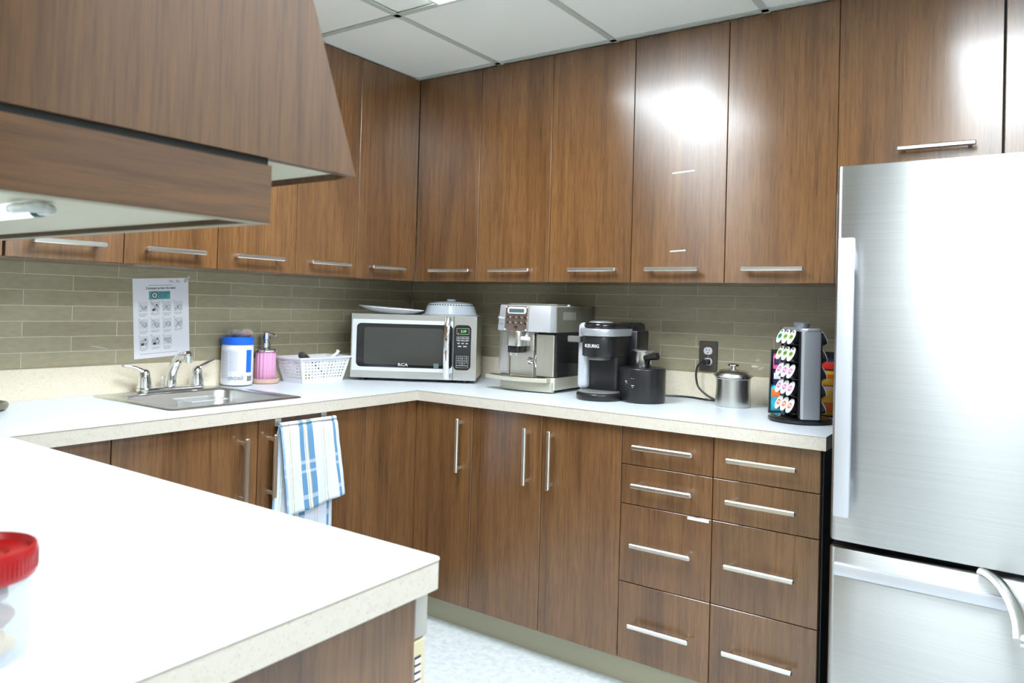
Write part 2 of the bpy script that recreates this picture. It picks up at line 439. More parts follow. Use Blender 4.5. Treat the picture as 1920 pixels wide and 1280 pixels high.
# side cheek reaching down beside the fridge cabinet
# ------------------------------------------------------------------ upper cabinets, left wall
ul = [(-.3310, -.6924, -.528, 1, 1), (-.6924, -1.010, -.853, 1, 1), (-1.010, -1.3461, -1.188, 1, 0), (-1.3461, -1.6734, -1.511, 0, 0), (-1.6734, -2.0035, -1.843, 1, 0), (-2.0035, -2.34, -2.17, 0, 1)]
where = ['against the inner corner', 'second from the inner corner', 'third from the inner corner',
         'fourth from the inner corner', 'fifth from the inner corner', 'at the left frame edge beyond the dark gap']
for k, (y1, y0, hy, r, l) in enumerate(ul):
    t = thing('wall_cabinet', 'tall walnut wall cabinet, left wall, '+where[k], 'wall cabinet', (.17, (y0+y1)/2, ZU), 0, 'tall wall cabinets', True)
    ga = .0045 if k == 5 else 0
    B().box(.002, y0+(0 if l else .003), ZU+.001, DU-TK, y1-(0 if r else .003)-ga, H-.002).build('carcass', CREAM if k not in (3, 4) else DARKGAP, t)
    B().box(.004, y0+.001, ZU-.0006, DU-TK, y1-.001, ZU+.0009).build('bottom_panel', WOOD, t)
    d = B().box(DU-TK+.001, y0+G, ZU, DU, y1-G-ga, H-.0015, .0012).build('door', WOOD, t)
    handle(d, (DU, hy, 1.408), .206, 'xy')

# ------------------------------------------------------------------ base cabinets
DB = .620; Z0, Z1 = .108, .8715
t = thing('corner_cabinet', 'walnut corner base cabinet with two leaves folding into the corner', 'base cabinet', (.45, -.45, Z0), 0, None, True)
m = B(); m.bm = grid_slab([.02, DB-TK, .905], [-.899, -DB+TK, -.02], lambda x, y: x < DB-TK or y > -DB+TK, Z0, Z1); m.build('carcass', DARKGAP, t)
d = B().box(DB-TK+.001, -.899+G, Z0, DB, -DB-.0012, Z1, .0012).build('door', WOOD, t)
d = B().box(DB+.0012-.003, -DB, Z0, .905-G, -DB+TK-.001, Z1, .0012).build('door', WOOD, t); handle(d, (.853, -DB, .721), .206, 'yz')
def base_doors(label, along, edges, hs, cream=False):
    a0, a1 = edges[0], edges[-1]
    c = ((a0+a1)/2, -.3, Z0) if along == 'x' else (.3, (a0+a1)/2, Z0)
    t = thing('base_cabinet', label, 'base cabinet', c, 0, 'base cabinets', True)
    if along == 'x': B().box(a0+.0008, -DB+TK, Z0, a1-.0008, -.02, Z1).build('carcass', DARKGAP, t)
    else:
        B().box(.02, a1+.0008, Z0, DB-TK, a0-.0008, .70 if 'sink' in label else Z1).build('carcass', DARKGAP, t)
    for (p, q), h in zip(zip(edges, edges[1:]), hs):
        if along == 'x': d = B().box(p+G, -DB, Z0, q-G, -DB+TK-.001, Z1, .0012).build('door', WOOD, t)
        else: d = B().box(DB-TK+.001, q+G, Z0, DB, p-G, Z1, .0012).build('door', WOOD, t)
        if h is not None:
            handle(d, (h, -DB, .721) if along == 'x' else (DB, h, .721), .206, 'yz' if along == 'x' else 'xz')
base_doors('walnut base cabinet with two tall doors under the espresso machine', 'x', [.905, 1.2175, 1.530], [1.160, 1.262])
base_doors('walnut base cabinet with two doors under the sink, striped towel on it', 'y', [-.899, -1.3745, -1.8436], [-1.328, -1.436])
base_doors('walnut base cabinet left of the sink cabinet, in the crook of the peninsula', 'y', [-1.8436, -2.10], [None])
for (x0, x1, hx, lab) in ((1.530, 1.8415, 1.682, 'walnut stack of four drawers with a small white tag on the third'), (1.8415, 2.156, 1.993, 'walnut stack of four drawers beside the black gap by the fridge')):
    t = thing('drawer_cabinet', lab, 'drawer cabinet', ((x0+x1)/2, -.3, Z0), 0, 'drawer cabinets', True)
    B().box(x0+.0008, -DB+TK, Z0, x1-.0008, -.02, Z1).build('carcass', DARKGAP, t)
    ze = [Z1, .746, .6165, .3600, Z0]; hz = [.810, .685, .4915, .2325]
    for i in range(4):
        d = B().box(x0+G, -DB, ze[i+1]+G, x1-G, -DB+TK-.001, ze[i]-G, .0012).build('drawer', WOOD, t)
        handle(d, (hx, -DB, hz[i]), .206, 'yx')
        if x0 < 1.6 and i == 2:
            q = B().box(1.763, -DB-.0008, .6040, 1.832, -DB+.0002, .6130).build('name_tag', WPRINT, d, 'small white tag')
B().box(2.1565, -.60, 0, 2.160, -.02, .873).build('side_panel', BLACK, t)
# toe kicks
struct(B().box(.56, -.556, 0, 2.156, -.546, Z0-.0005).build('baseboard_right', KICK))
struct(B().box(.546, -2.10, 0, .556, -.556, Z0-.0005).build('baseboard_left', KICK))

# ------------------------------------------------------------------ peninsula body
t = thing('base_cabinet', 'walnut peninsula cabinet with a plain end panel', 'base cabinet', (1.3, -2.7, 0), 0, None, True)
B().box(.62, -3.14, .1, 1.36, -2.13, .8725).build('carcass', WOOD, t)
B().box(1.94, -3.14, .0, 1.96, -2.121, .8725, .001).build('end_panel', WOOD, t)
B().box(1.36, -3.14, .0, 1.94, -3.12, .8725).build('back_panel', WOOD, t)
t = thing('dishwasher', 'grey dishwasher built into the peninsula, seen edge-on with side vents', 'dishwasher', (1.66, -2.3, 0), 0, None, True)
DWG = mat('warm_grey_metal', (.42, .41, .38), .4, .2); DWB = mat('beige_enamel', (.62, .54, .36), .45)
B().box(1.37, -2.72, .03, 1.935, -2.125, .865).build('tub_body', DWB, t)
B().box(1.37, -2.1195, .795, 1.957, -2.090, .866, .003).build('control_strip', DWG, t)
dd = B().box(1.372, -2.1195, .10, 1.945, -2.094, .792, .002).build('door', DWB, t)
B().box(1.9450, -2.119, .10, 1.9565, -2.0945, .793, .0012).build('edge_trim', DWB, dd)
B().box(1.9566, -2.1165, .50, 1.9570, -2.1035, .772).build('vent_slot', BLACK, dd)
for i in range(26):
    B().box(1.9568, -2.1165, .762-i*.0104, 1.9582, -2.1035, .7685-i*.0104, .0004).build('vent_slat', WPRINT, dd)

# ------------------------------------------------------------------ fridge
t = thing('fridge', 'brushed steel fridge with a bottom freezer drawer', 'fridge', (2.62, -.42, 0), 0, None, True)
FX0, FX1, FY = 2.222, 3.03, -.82
FB = mat('fridge_side_dark', (.010, .010, .018), .5)
B().box(FX0+.01, -.735, .03, FX1-.01, -.05, 1.625, .004).build('body', FB, t)
B().box(FX0+.02, -.755, .68, FX1-.02, -.735, 1.62).build('door_gasket', BLACK, t)
def fdoor(z0, z1):
    r = .016; pts = [(FX1, -.757), (FX0, -.757)]
    pts += [(FX0+r-r*math.cos(a), FY+r-r*math.sin(a)) for a in [PI/2*i/6 for i in range(7)]]
    n = 14
    pts += [(FX0+r+(FX1-FX0-2*r)*i/n, FY-.004*math.sin(PI*i/n)) for i in range(1, n)]
    pts += [(FX1-r+r*math.sin(a), FY+r-r*math.cos(a)) for a in [PI/2*i/6 for i in range(7)]]
    return B().prism(pts, z0, z1, .0035, 2)
d = fdoor(.681, 1.6435).build('door', FRIDGE, t)
HB = mat('pale_silver_handle', (.58, .60, .65), .35, .5)
m = B().box(2.239, -.872, .754, 2.277, -.858, 1.453, .004, 2)
for z in (.80, 1.405): m.box(2.247, -.860, z-.03, 2.270, -.815, z+.03, .004)
m.build('handle', HB, d)
d = fdoor(.05, .664).build('freezer_drawer', FRIDGE, t)
# pull ledge along the drawer and curved grip arm
m = B().box(2.236, -.838, .597, 3.01, -.815, .627, .004, 2); m.build('ledge', HB, d)
arm = []
for i in range(11):
    a = i/10*PI/2
    arm.append((2.552+.085*math.sin(a)*1.0, -.822-.118*(1-math.cos(a))**.8, .674-.102*(1-math.cos(a))**.9))
m = B().tube(arm, [(.008, .020)]*11, 12, flat=(0, 0, 1))
m.tube([(2.636, -.938, .574), (2.75, -.958, .572), (2.90, -.944, .573)], (.014), 12)
m.tube([(2.93, -.90, .60), (2.90, -.944, .573)], .014, 12)
m.tube([(2.955, -.822, .640), (2.93, -.90, .60)], .014, 12)
m.build('handle', SATIN, d)
B().box(FX0+.03, -.74, 0, FX1-.03, -.1, .03).build('plinth', BLACK, t)

# ------------------------------------------------------------------ hood over the peninsula
t = thing('range_hood', 'walnut clad tapering hood hanging over the peninsula', 'hood', (1.2, -2.7, 1.35), 0, None, True)
HX, HY, HZ = 1.9014, -2.2, 1.427
hx0, hy0 = .45, -3.4
tp = .325; hh = H-HZ-.003
def ring(d, z): return [(hx0, hy0+d, z), (HX, hy0+d, z), (HX, HY-d, z), (hx0, HY-d, z)]
lo, hi = ring(0, HZ), ring(tp*1.0, HZ+hh)
nm = ['back_panel', 'side_panel', 'front_panel', 'end_panel']
for i in range(4):
    j = (i+1) % 4
    m = B(); a, b, c, e_ = [Vector(q) for q in (lo[i], lo[j], hi[j], hi[i])]
    if i in (0, 2):
        for q in (a, b, c, e_): q.x = min(max(q.x, hx0+.0185), HX-.0185)
    n = (b-a).cross(e_-a).normalized()*-.018
    vs = [m.bm.verts.new(q) for q in (a, b, c, e_, a+n, b+n, c+n, e_+n)]
    for f in ((0, 1, 2, 3), (7, 6, 5, 4), (0, 4, 5, 1), (1, 5, 6, 2), (2, 6, 7, 3), (3, 7, 4, 0)): m.bm.faces.new([vs[q] for q in f])
    bmesh.ops.recalc_face_normals(m.bm, faces=m.bm.faces)
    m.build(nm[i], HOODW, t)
B().box(.56, -3.29, HZ-.0085, 1.8965, -2.337, HZ-.0003).build('painted_shadow_line', DARKGAP, t)  # near-black strip stands in for the shadow line under the canopy
HG = mat('grey_hood_liner', (.42, .40, .29), .45)
B().box(hx0+.019, hy0+.019, HZ+.0012, HX-.019, HY-.022, HZ+.010).build('upper_liner', HG, t)
bx0, bx1, by0, by1, bz = .55, 1.8995, -3.3, -2.333, 1.3500
m = B()
m.box(bx1-.018, by0, bz, bx1, by1, HZ-.0085, .0008)
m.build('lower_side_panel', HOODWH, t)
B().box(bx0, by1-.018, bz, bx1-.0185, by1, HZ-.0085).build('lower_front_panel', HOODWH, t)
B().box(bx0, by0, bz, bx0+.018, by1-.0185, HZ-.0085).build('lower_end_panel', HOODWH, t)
B().box(bx0+.018, by0, bz+.006, bx1-.0185, by1-.0185, bz+.016).build('liner', HG, t)
m = B(); m.box(bx0, by1-.018, bz-.0012, bx1-.02, by1-.001, bz-.0001); m.box(bx1-.018, by0, bz-.0012, bx1-.001, by1-.001, bz-.0001)
m.build('bottom_trim', mat('olive_edge_trim', (.22, .19, .12), .4), t)
lf = B().box(.80, -2.612, bz+.0015, 1.74, -2.517, bz+.0065, .0005).build('lamp_fixture', mat('white_lamp_tray', (.75, .77, .74), .4), t)
LT = mat('lit_tube', (.9, .95, 1), .3, estr=1.0, ecol=(.88, .95, 1))
LR, LZ = .0062, bz-.0020
for yy in (-2.530, -2.554, -2.578, -2.602):
    B().cyl((.85, yy, LZ), (1.755, yy, LZ), LR, 14).build('lamp_tube', LT, lf)
B().cyl((1.755, -2.530, LZ), (1.767, -2.530, LZ), LR*1.08, 16).build('lamp_collar', mat('dark_green_plastic', (.01, .06, .04), .4), lf)
B().tube([(1.767, -2.530, LZ), (1.792, -2.531, LZ), (1.800, -2.542, LZ), (1.792, -2.553, LZ), (1.755, -2.554, LZ)], LR*.9, 12).build('lamp_bend', mat('frosted_glass_bend', (.85, .88, .85), .2, 0, trans=.5), lf)
B().box(.84, -2.608, bz-.009, .86, -2.522, bz+.002).build('lamp_socket', WHITEP, lf)

# ------------------------------------------------------------------ sink and faucet
t = thing('sink', 'square stainless steel drop-in sink in the left worktop', 'sink', (.29, -1.365, ZC), 0, None, True)
def loop(x0, y0, x1, y1, r, z, n=5): return [(x, y, z) for x, y in rrect(x0, y0, x1, y1, r, n)]
L = [loop(.035, -1.618, .534, -1.117, .03, ZC+.0006), loop(.038, -1.615, .531, -1.120, .03, ZC+.0035), loop(.05, -1.60, .518, -1.135, .03, ZC+.0042),
     loop(.128, -1.575, .498, -1.155, .05, ZC+.0030), loop(.134, -1.567, .492, -1.163, .05, ZC-.004), loop(.146, -1.553, .478, -1.178, .05, ZC-.15), loop(.17, -1.53, .455, -1.20, .05, ZC-.172)]
m = B(); R = [[m.bm.verts.new(p) for p in l] for l in L]
for A, Bq in zip(R, R[1:]):
    for i in range(len(A)): j = (i+1) % len(A); m.bm.faces.new((A[i], A[j], Bq[j], Bq[i]))
m.bm.faces.new(R[-1]); bmesh.ops.recalc_face_normals(m.bm, faces=m.bm.faces)
for f in m.bm.faces: pass
m.build('bowl', SINKM, t, angle=50)
B().lathe([(0, 0), (.035, 0), (.042, .003), (.045, .0005)], 24, Matrix.Translation((.31, -1.365, ZC-.1715))).build('drain', CHROME, t)
t = thing('faucet', 'chrome two-handled faucet behind the sink', 'faucet', (.075, -1.347, ZC+.0045), 0, None, True)
fz = ZC+.0045
B().prism([(x, y) for x, y in rrect(.048, -1.475, .105, -1.220, .027, 6)], fz, fz+.016, .004, 2).build('deck_plate', CHROME, t)
for s, y in ((-1, -1.449), (1, -1.246)):
    hd = B().lathe([(.0255, 0), (.0245, .015), (.021, .035), (.019, .050), (.014, .060), (.006, .066), (0, .067)], 24, Matrix.Translation((.076, y, fz+.016))).build('valve_handle', CHROME, t)
    pts = [(.076, y, fz+.068), (.078, y+s*.016, fz+.080), (.074, y+s*.036, fz+.090), (.070, y+s*.058, fz+.094 if s < 0 else fz+.098), (.066, y+s*.078, fz+.096 if s < 0 else fz+.104)]
    B().tube(pts, [(.012, .010), (.010, .008), (.0095, .0058), (.0095, .0048), (.007, .004)], 12, flat=(1, 0, 0)).build('lever', CHROME, hd)
B().lathe([(.020, 0), (.0195, .03), (.017, .036), (.008, .04), (0, .04)], 24, Matrix.Translation((.070, -1.347, fz+.016))).build('spout_base', CHROME, t)
sp = []
for i in range(9):
    q = i/8; sp.append((.072+.100*q**1.5, -1.347+.002*q, fz+.040+.093*math.sin(q*PI/2)**.9))
so = B().tube(sp, [(.019-.002*i/8, .018-.003*i/8) for i in range(9)], 16, flat=(0, 1, 0)).build('spout', CHROME, t)
B().lathe([(.0150, 0), (.0150, .022), (.0165, .024), (.0155, .032), (.010, .037), (0, .037)], 20, Matrix.Translation((.172, -1.345, fz+.106))).build('aerator', CHROME, so)
B().tube([(.052, -1.347-.022, fz+.016), (.052, -1.347-.022, fz+.05)], .005, 10).build('pop_up_rod', CHROME, t)
# clear food container in the bowl
t = thing('food_container', 'clear plastic container standing in the sink bowl', 'container', (.215, -1.318, ZC-.172))
def cup(m, x, y, h, tp, wl=.0015, r=.012):
    """open tapered tub"""
    o0 = loop(-x, -y, x, y, r, 0, 4); o1 = loop(-x*tp, -y*tp, x*tp, y*tp, r, h, 4)
    i1 = loop(-x*tp+wl, -y*tp+wl, x*tp-wl, y*tp-wl, r, h, 4); i0 = loop(-x+wl, -y+wl, x-wl, y-wl, r, wl, 4)
    R = [[m.bm.verts.new(p) for p in l] for l in (o0, o1, i1, i0)]
    for A, Bq in zip(R, R[1:]):
        for i in range(len(A)): j = (i+1) % len(A); m.bm.faces.new((A[i], A[j], Bq[j], Bq[i]))
    m.bm.faces.new(R[0]); m.bm.faces.new(R[-1]); bmesh.ops.recalc_face_normals(m.bm, faces=m.bm.faces); return m
cup(B(), .045, .055, .155, 1.15).build('tub', mat('hazy_clear_plastic', (.60, .62, .63), .12, 0, alpha=.25), t)
m = B(); m.bm = grid_slab([-.060, -.052, .052, .060], [-.071, -.064, .064, .071], lambda x, y: not (abs(x) < .052 and abs(y) < .064), .153, .157); m.build('rim', mat('bright_clear_rim', (.75, .78, .8), .12, 0, alpha=.5), t)

# ------------------------------------------------------------------ hand washing poster (laminated sheet)
pt = thing('poster', 'laminated hand washing poster in French taped to the tiles above the sink', 'poster', (.0015, -1.3485, 1.180), 0)
PM = facing((0, 0, 0), 1, 0, math.radians(3.2))
def plate(m, x0, y0, x1, y1, z, th=.0003):
    return m.box(x0, y0, z, x1, y1, z+th)
B().box(-.1085, -.1455, 0, .1085, .1455, .0006).build('sheet', mat('paper_white', (.88, .89, .95), .35), pt, M=PM)
plate(B(), -.060+.012, .068, .034, .098, .0006).build('banner', mat('teal_print', (.10, .36, .40), .5), pt, M=PM)
m = B(); m.lathe([(.0125, 0), (.0125, .0002)], 24, Matrix.Translation((-.027, .083, .0009))); m.build('clock_ring', DPRINT, pt, M=PM)
m = B(); m.lathe([(.0095, 0), (.0095, .0002)], 24, Matrix.Translation((-.027, .083, .0011))); m.build('clock_face', WPRINT, pt, M=PM)
m = B(); m.lathe([(.0055, 0), (.0055, .0002)], 24, Matrix.Translation((-.027, .083, .0013))); m.build('clock_centre', DPRINT, pt, M=PM)
text('20', .007, WPRINT, pt, PM @ Matrix.Translation((-.027, .083, .0016)), ext=.0001)
text('DURÉE : 40-60 SECONDES', .0058, DPRINT, pt, PM @ Matrix.Translation((-.010, .090, .0010)), align='LEFT', ext=.0001, sx=.62)
text('LAVEZ LES MAINS', .0058, DPRINT, pt, PM @ Matrix.Translation((-.010, .083, .0010)), align='LEFT', ext=.0001, sx=.7)
text('AVEC DU SAVON', .0058, DPRINT, pt, PM @ Matrix.Translation((-.010, .076, .0010)), align='LEFT', ext=.0001, sx=.7)
for q in (0, .0004): text('Comment se laver les mains', .0135, DPRINT, pt, PM @ Matrix.Translation((-.002+q, .109+q*.5, .0008)), ext=.0001, sx=.75)
m = B(); plate(m, -.050, .1190, .042, .1204, .0006)
for x in (.032, .058): 
    for q in range(3): plate(m, x, .1300+q*.003, x+.018-.004*q, .1312+q*.003, .0006)
plate(m, -.085, -.1300, .060, -.1290, .0006)
m.build('small_print', PRINT, pt, M=PM)['kind'] = 'stuff'
m = B(); cap = B(); dark = B(); pen_ = B()
k = 0
for row in range(3):
    for c_ in range(4):
        if row == 2 and c_ == 3: continue
        k += 1
        x = -.072+c_*.0455; y = .040-row*.062
        plate(B(), x-.017, y-.017, x+.019, y+.019, .0006).build('step_picture', mat('pale_picture', (.74, .76, .82), .5), pt, M=PM)
        for q in range(3 if k % 2 else 2): plate(cap, x-.017+.002*(q), y-.024-q*.0045, x+.018-.004*q, y-.0230-q*.0045, .0006)
        rr = random.Random(k)
        for q in range(3):
            a = rr.uniform(-1, 1); pts = []
            for i in range(7):
                s = i/6; pts.append((x-.013+.027*s, y+a*.008+.009*math.sin(s*PI*(1+.5*q)+a*2)-.003*q, .0010))
            pen_.tube(pts, .0007, 4)
        pts = [(x+.006+.008*math.cos(q)*1.1, y-.003+.007*math.sin(q), .0010) for q in [i*PI/4 for i in range(9)]]
        pen_.tube(pts, .0007, 4)
        text(str(k), .006, DPRINT, pt, PM @ Matrix.Translation((x-.0155, y+.021, .0008)), 'step_number', .0001)
        if k in (2, 9, 10):
            plate(dark, x+.004, y+.004, x+.010, y+.010, .0011); plate(dark, x-.010, y-.014, x+.001, y-.006, .0011)
cap.build('captions', PRINT, pt, M=PM)['kind'] = 'stuff'
pen_.build('line_drawings', PRINT, pt, M=PM)['kind'] = 'stuff'; dark.build('dark_details', DPRINT, pt, M=PM)['kind'] = 'stuff'

# ------------------------------------------------------------------ wipes tub, treats, soap bottle
t = thing('wipes_tub', 'white wipes tub with a blue lid beside the sink', 'tub', (.062, -1.063, ZC+.0035))
B().lathe([(0, 0), (.050, 0), (.058, .003), (.0605, .010), (.0605, .150), (.0585, .158), (.0585, .162), (0, .162)], 40).build('body', WHITEP, t)
BLUE = mat('bright_blue_plastic', (.008, .14, .78), .35)
B().lathe([(0, .159), (.0605, .159), (.0615, .161), (.0615, .186), (.059, .189), (0, .189)], 40).build('lid', BLUE, t)
def wrap(R, a0, a1, z0, z1, seg=10, th=.0004):
    m = B(); v = []
    for i in range(seg+1):
        a = a0+(a1-a0)*i/seg
        v.append([m.bm.verts.new((r*math.cos(a), r*math.sin(a), z)) for r in (R, R+th) for z in (z0, z1)])
    for A, Q in zip(v, v[1:]):
        for i, j in ((2, 3), (0, 2), (3, 1)): m.bm.faces.new((A[i], Q[i], Q[j], A[j]))
    return m
ca = math.atan2(-.819, .573)       # side that looks towards the room
wrap(.0606, ca-1.0, ca+.85, .020, .142).build('label_sheet', mat('label_white', (.70, .73, .82), .45), t)
m = B()
for q in range(22):
    mm = wrap(.0610, ca-.85, ca-.25, .030+q*.0048, .0320+q*.0048, 5, .0002); me = mm.mesh('t', None); m.bm.from_mesh(me)
    mm = wrap(.0610, ca-.17, ca+.38, .058+q*.0036, .0590+q*.0036, 5, .0002); me = mm.mesh('t', None); m.bm.from_mesh(me)
m.build('fine_print', LPRINT, t)['kind'] = 'stuff'
wrap(.0610, ca+.92, ca+1.35, .052, .140, 5).build('blue_panel', BLUE, t)
wrap(.0610, ca+1.0, ca+1.4, .018, .038, 5).build('dark_panel', PRINT, t)
a = ca+.27
text('moxil', .026, PRINT, t, facing((.0617*math.cos(a), .0617*math.sin(a), .032), math.cos(a), math.sin(a)), ext=.0002)
def blob(m, c, r, seed, sub=2, sc=(1, 1, 1)):
    b = bmesh.new(); bmesh.ops.create_icosphere(b, subdivisions=sub, radius=1)
    for v in b.verts:
        n = noise.noise(v.co*1.7+Vector((seed, seed*2.1, 0)))
        v.co = Vector((v.co.x*sc[0], v.co.y*sc[1], v.co.z*sc[2]))*r*(1+.25*n)
        v.co += Vector(c)
    return m.merge(b)
t = thing('candy_bag', 'crinkled clear bag of brown and amber candies lying on the blue lid', 'candy bag', (.068, -1.06, ZC+.0035+.189))
m = B(); rr = random.Random(5)
for i in range(12): blob(m, (rr.uniform(-.030, .004), rr.uniform(-.024, .0), rr.uniform(.008, .016)), .0085, i, 1)
m.build('brown_candies', mat('brown_candy', (.09, .018, .010), .3), t)
m = B()
for i in range(9): blob(m, (rr.uniform(.010, .032), rr.uniform(.004, .026), rr.uniform(.008, .018)), .0085, i+40, 1)
m.build('amber_candies', mat('amber_candy', (.35, .13, .03), .25), t)
m = B(); blob(m, (-.012, -.010, .017), .0162, 3.3, 3, (2.1, 1.8, 1.0)); blob(m, (.020, .016, .017), .0162, 8.1, 3, (1.5, 1.7, 1.0)); m.build('film', mat('crinkled_film', (1, 1, 1), .08, 0, alpha=.22), t, angle=20)
t = thing('soap_dish', 'round peach soap dish under the pink bottle', 'dish', (.058, -.925, ZC))
B().lathe([(0, 0), (.050, 0), (.056, .005), (.058, .018), (.054, .020), (.050, .012), (0, .011)], 40).build('dish', mat('peach_plastic', (.62, .42, .34), .25), t)
t = thing('soap_bottle', 'pink fluted soap bottle with a chrome pump', 'soap bottle', (.058, -.925, ZC+.0115)); t.scale = (1.1, 1.1, 1.1)
PINK = mat('pink_soap', (.86, .42, .66), .12, 0, trans=.15, ior=1.35)
m = B(); bm = m.bm; rings = []
for z, r in ((.001, .030), (.008, .036), (.10, .036), (.106, .033)):
    rings.append([bm.verts.new(((r+.0015*math.cos(16*2*PI*i/96))*math.cos(2*PI*i/96), (r+.0015*math.cos(16*2*PI*i/96))*math.sin(2*PI*i/96), z)) for i in range(96)])
for A, Q in zip(rings, rings[1:]):
    for i in range(96): bm.faces.new((A[i], A[(i+1) % 96], Q[(i+1) % 96], Q[i]))
bm.faces.new(rings[0]); bm.faces.new(rings[-1]); bmesh.ops.recalc_face_normals(bm, faces=bm.faces)
m.build('bottle', PINK, t, angle=60)
m = B().lathe([(.034, .106), (.040, .108), (.041, .113), (.038, .117), (.018, .120), (.016, .122), (.016, .138), (.012, .141), (.012, .150), (.016, .153), (.016, .178), (.013, .181), (0, .181)], 32)
m.build('pump', CHROME, t)
B().tube([(0, 0, .172), (.022, .010, .173), (.034, .016, .168)], .0045, 10).build('nozzle', CHROME, t)

# ------------------------------------------------------------------ basket with utensils
t = thing('basket', 'white perforated plastic basket left of the microwave', 'basket', (.117, -.722, ZC))
bx, by, bh, ft = .062, .108, .104, 1.27
def wallface(p, q, P, Q, cols, rows, m):
    """perforated face between bottom p-q and top P-Q"""
    p, q, P, Q = map(Vector, (p, q, P, Q)); n = (q-p).cross(P-p).normalized()*-.0022
    at = lambda u, v: (p.lerp(q, u)).lerp(P.lerp(Q, u), v)
    bm = m.bm
    us = [0.0]; vs = [0.0]
    hw = .26
    def cuts(k, lo, hi, w):
        o = [0.0]
        for i in range(k):
            c = lo+(hi-lo)*(i+.5)/k; s = (hi-lo)/k*w; o += [c-s, c+s]
        return o+[1.0]
    us = cuts(cols, .05, .95, hw); vs = cuts(rows, .14, .88, hw)
    G_ = [[(bm.verts.new(at(u, v)), bm.verts.new(at(u, v)+n)) for v in vs] for u in us]
    for i in range(len(us)-1):
        for j in range(len(vs)-1):
            hole = i % 2 == 1 and j % 2 == 1
            a, b, c, d = G_[i][j], G_[i+1][j], G_[i+1][j+1], G_[i][j+1]
            if not hole:
                bm.faces.new((a[0], b[0], c[0], d[0])); bm.faces.new((d[1], c[1], b[1], a[1]))
            else:
                for e1, e2 in ((a, b), (b, c), (c, d), (d, a)): bm.faces.new((e1[0], e2[0], e2[1], e1[1]))
bot = [(-bx, -by, .001), (bx, -by, .001), (bx, by, .001), (-bx, by, .001)]
topv = [(x*ft, y*ft, bh) for x, y, z in bot]
m = B()
for i, (c, r) in enumerate(((9, 6), (13, 6), (9, 6), (13, 6))):
    j = (i+1) % 4; wallface(bot[i], bot[j], topv[i], topv[j], c, r, m)
bmesh.ops.recalc_face_normals(m.bm, faces=m.bm.faces)
m.box(-bx, -by, .0, bx, by, .003)
m.build('body', WHITEP, t)
m = B(); m.bm = grid_slab([-bx*ft-.008, -bx*ft+.003, bx*ft-.003, bx*ft+.008], [-by*ft-.008, -by*ft+.003, by*ft-.003, by*ft+.008], lambda x, y: not (abs(x) < bx*ft-.003 and abs(y) < by*ft-.003), bh-.003, bh+.003)
m.build('rim', WHITEP, t)
u = thing('ladle', 'dark grey round-ended utensil handle sticking out of the white basket', 'utensil', (.135, -.79, ZC+.006))
m = B().tube([(-.015, .12, .02), (-.005, .04, .085), (.004, -.005, .110)], [.005, .006, .009], 10)
m.lathe([(0, 0), (.012, 0), (.0165, .004), (.0165, .008), (.012, .011), (0, .012)], 20, Matrix.Translation((.006, -.013, .108)) @ Matrix.Rotation(math.radians(100), 4, 'X') @ Matrix.Rotation(.5, 4, 'Y'))
m.build('utensil', mat('dark_grey_nylon', (.05, .045, .045), .35), u)
u = thing('spatula', 'white utensil handle rising from the right end of the basket', 'utensil', (.125, -.66, ZC+.006))
B().tube([(-.01, -.07, .01), (0, 0, .075), (.01, .050, .108), (.012, .058, .122)], [.006, .007, .0075, .009], 12).build('utensil', WHITEP, u)
u = thing('sponge', 'yellow sponge glimpsed through the basket holes', 'sponge', (.12, -.79, ZC+.0035))
B().box(-.035, -.025, 0, .035, .025, .028, .004).build('sponge', mat('yellow_sponge', (.65, .55, .03), .9), u)

# ------------------------------------------------------------------ microwave and things on it
MWW, MWH, MWD = .553, .280, .300
n_ = Vector((.528, -.849)); rdir = Vector((.849, .528))
mc = Vector((.4235, -.432))          # centre of the front foot line
rz = math.atan2(rdir.y, rdir.x)
t = thing('microwave', 'silver microwave standing across the inner corner', 'microwave', (mc.x, mc.y, ZC), rz)
z0 = .013; w2 = MWW/2
m = B()
for x in (-w2+.05, w2-.05):
    for y in (.03, MWD-.04): m.cyl((x, y, 0), (x, y, z0+.002), .012, 12)
m.build('feet', BLACK, t)
B().box(-w2+.002, .024, z0, w2-.002, MWD, z0+MWH-.002, .004).build('case', SATIN, t)
xs1 = w2-.131                       # split between door and control side
def bez(x0, x1, z0_, z1_, y0, y1, r, m=None):
    m = m or B(); return m.prism(rrect(x0, z0_, x1, z1_, r, 6), y0, y1, 0, 2, Matrix.Rotation(PI/2, 4, 'X') @ Matrix.Scale(-1, 4, (0, 0, 1)))
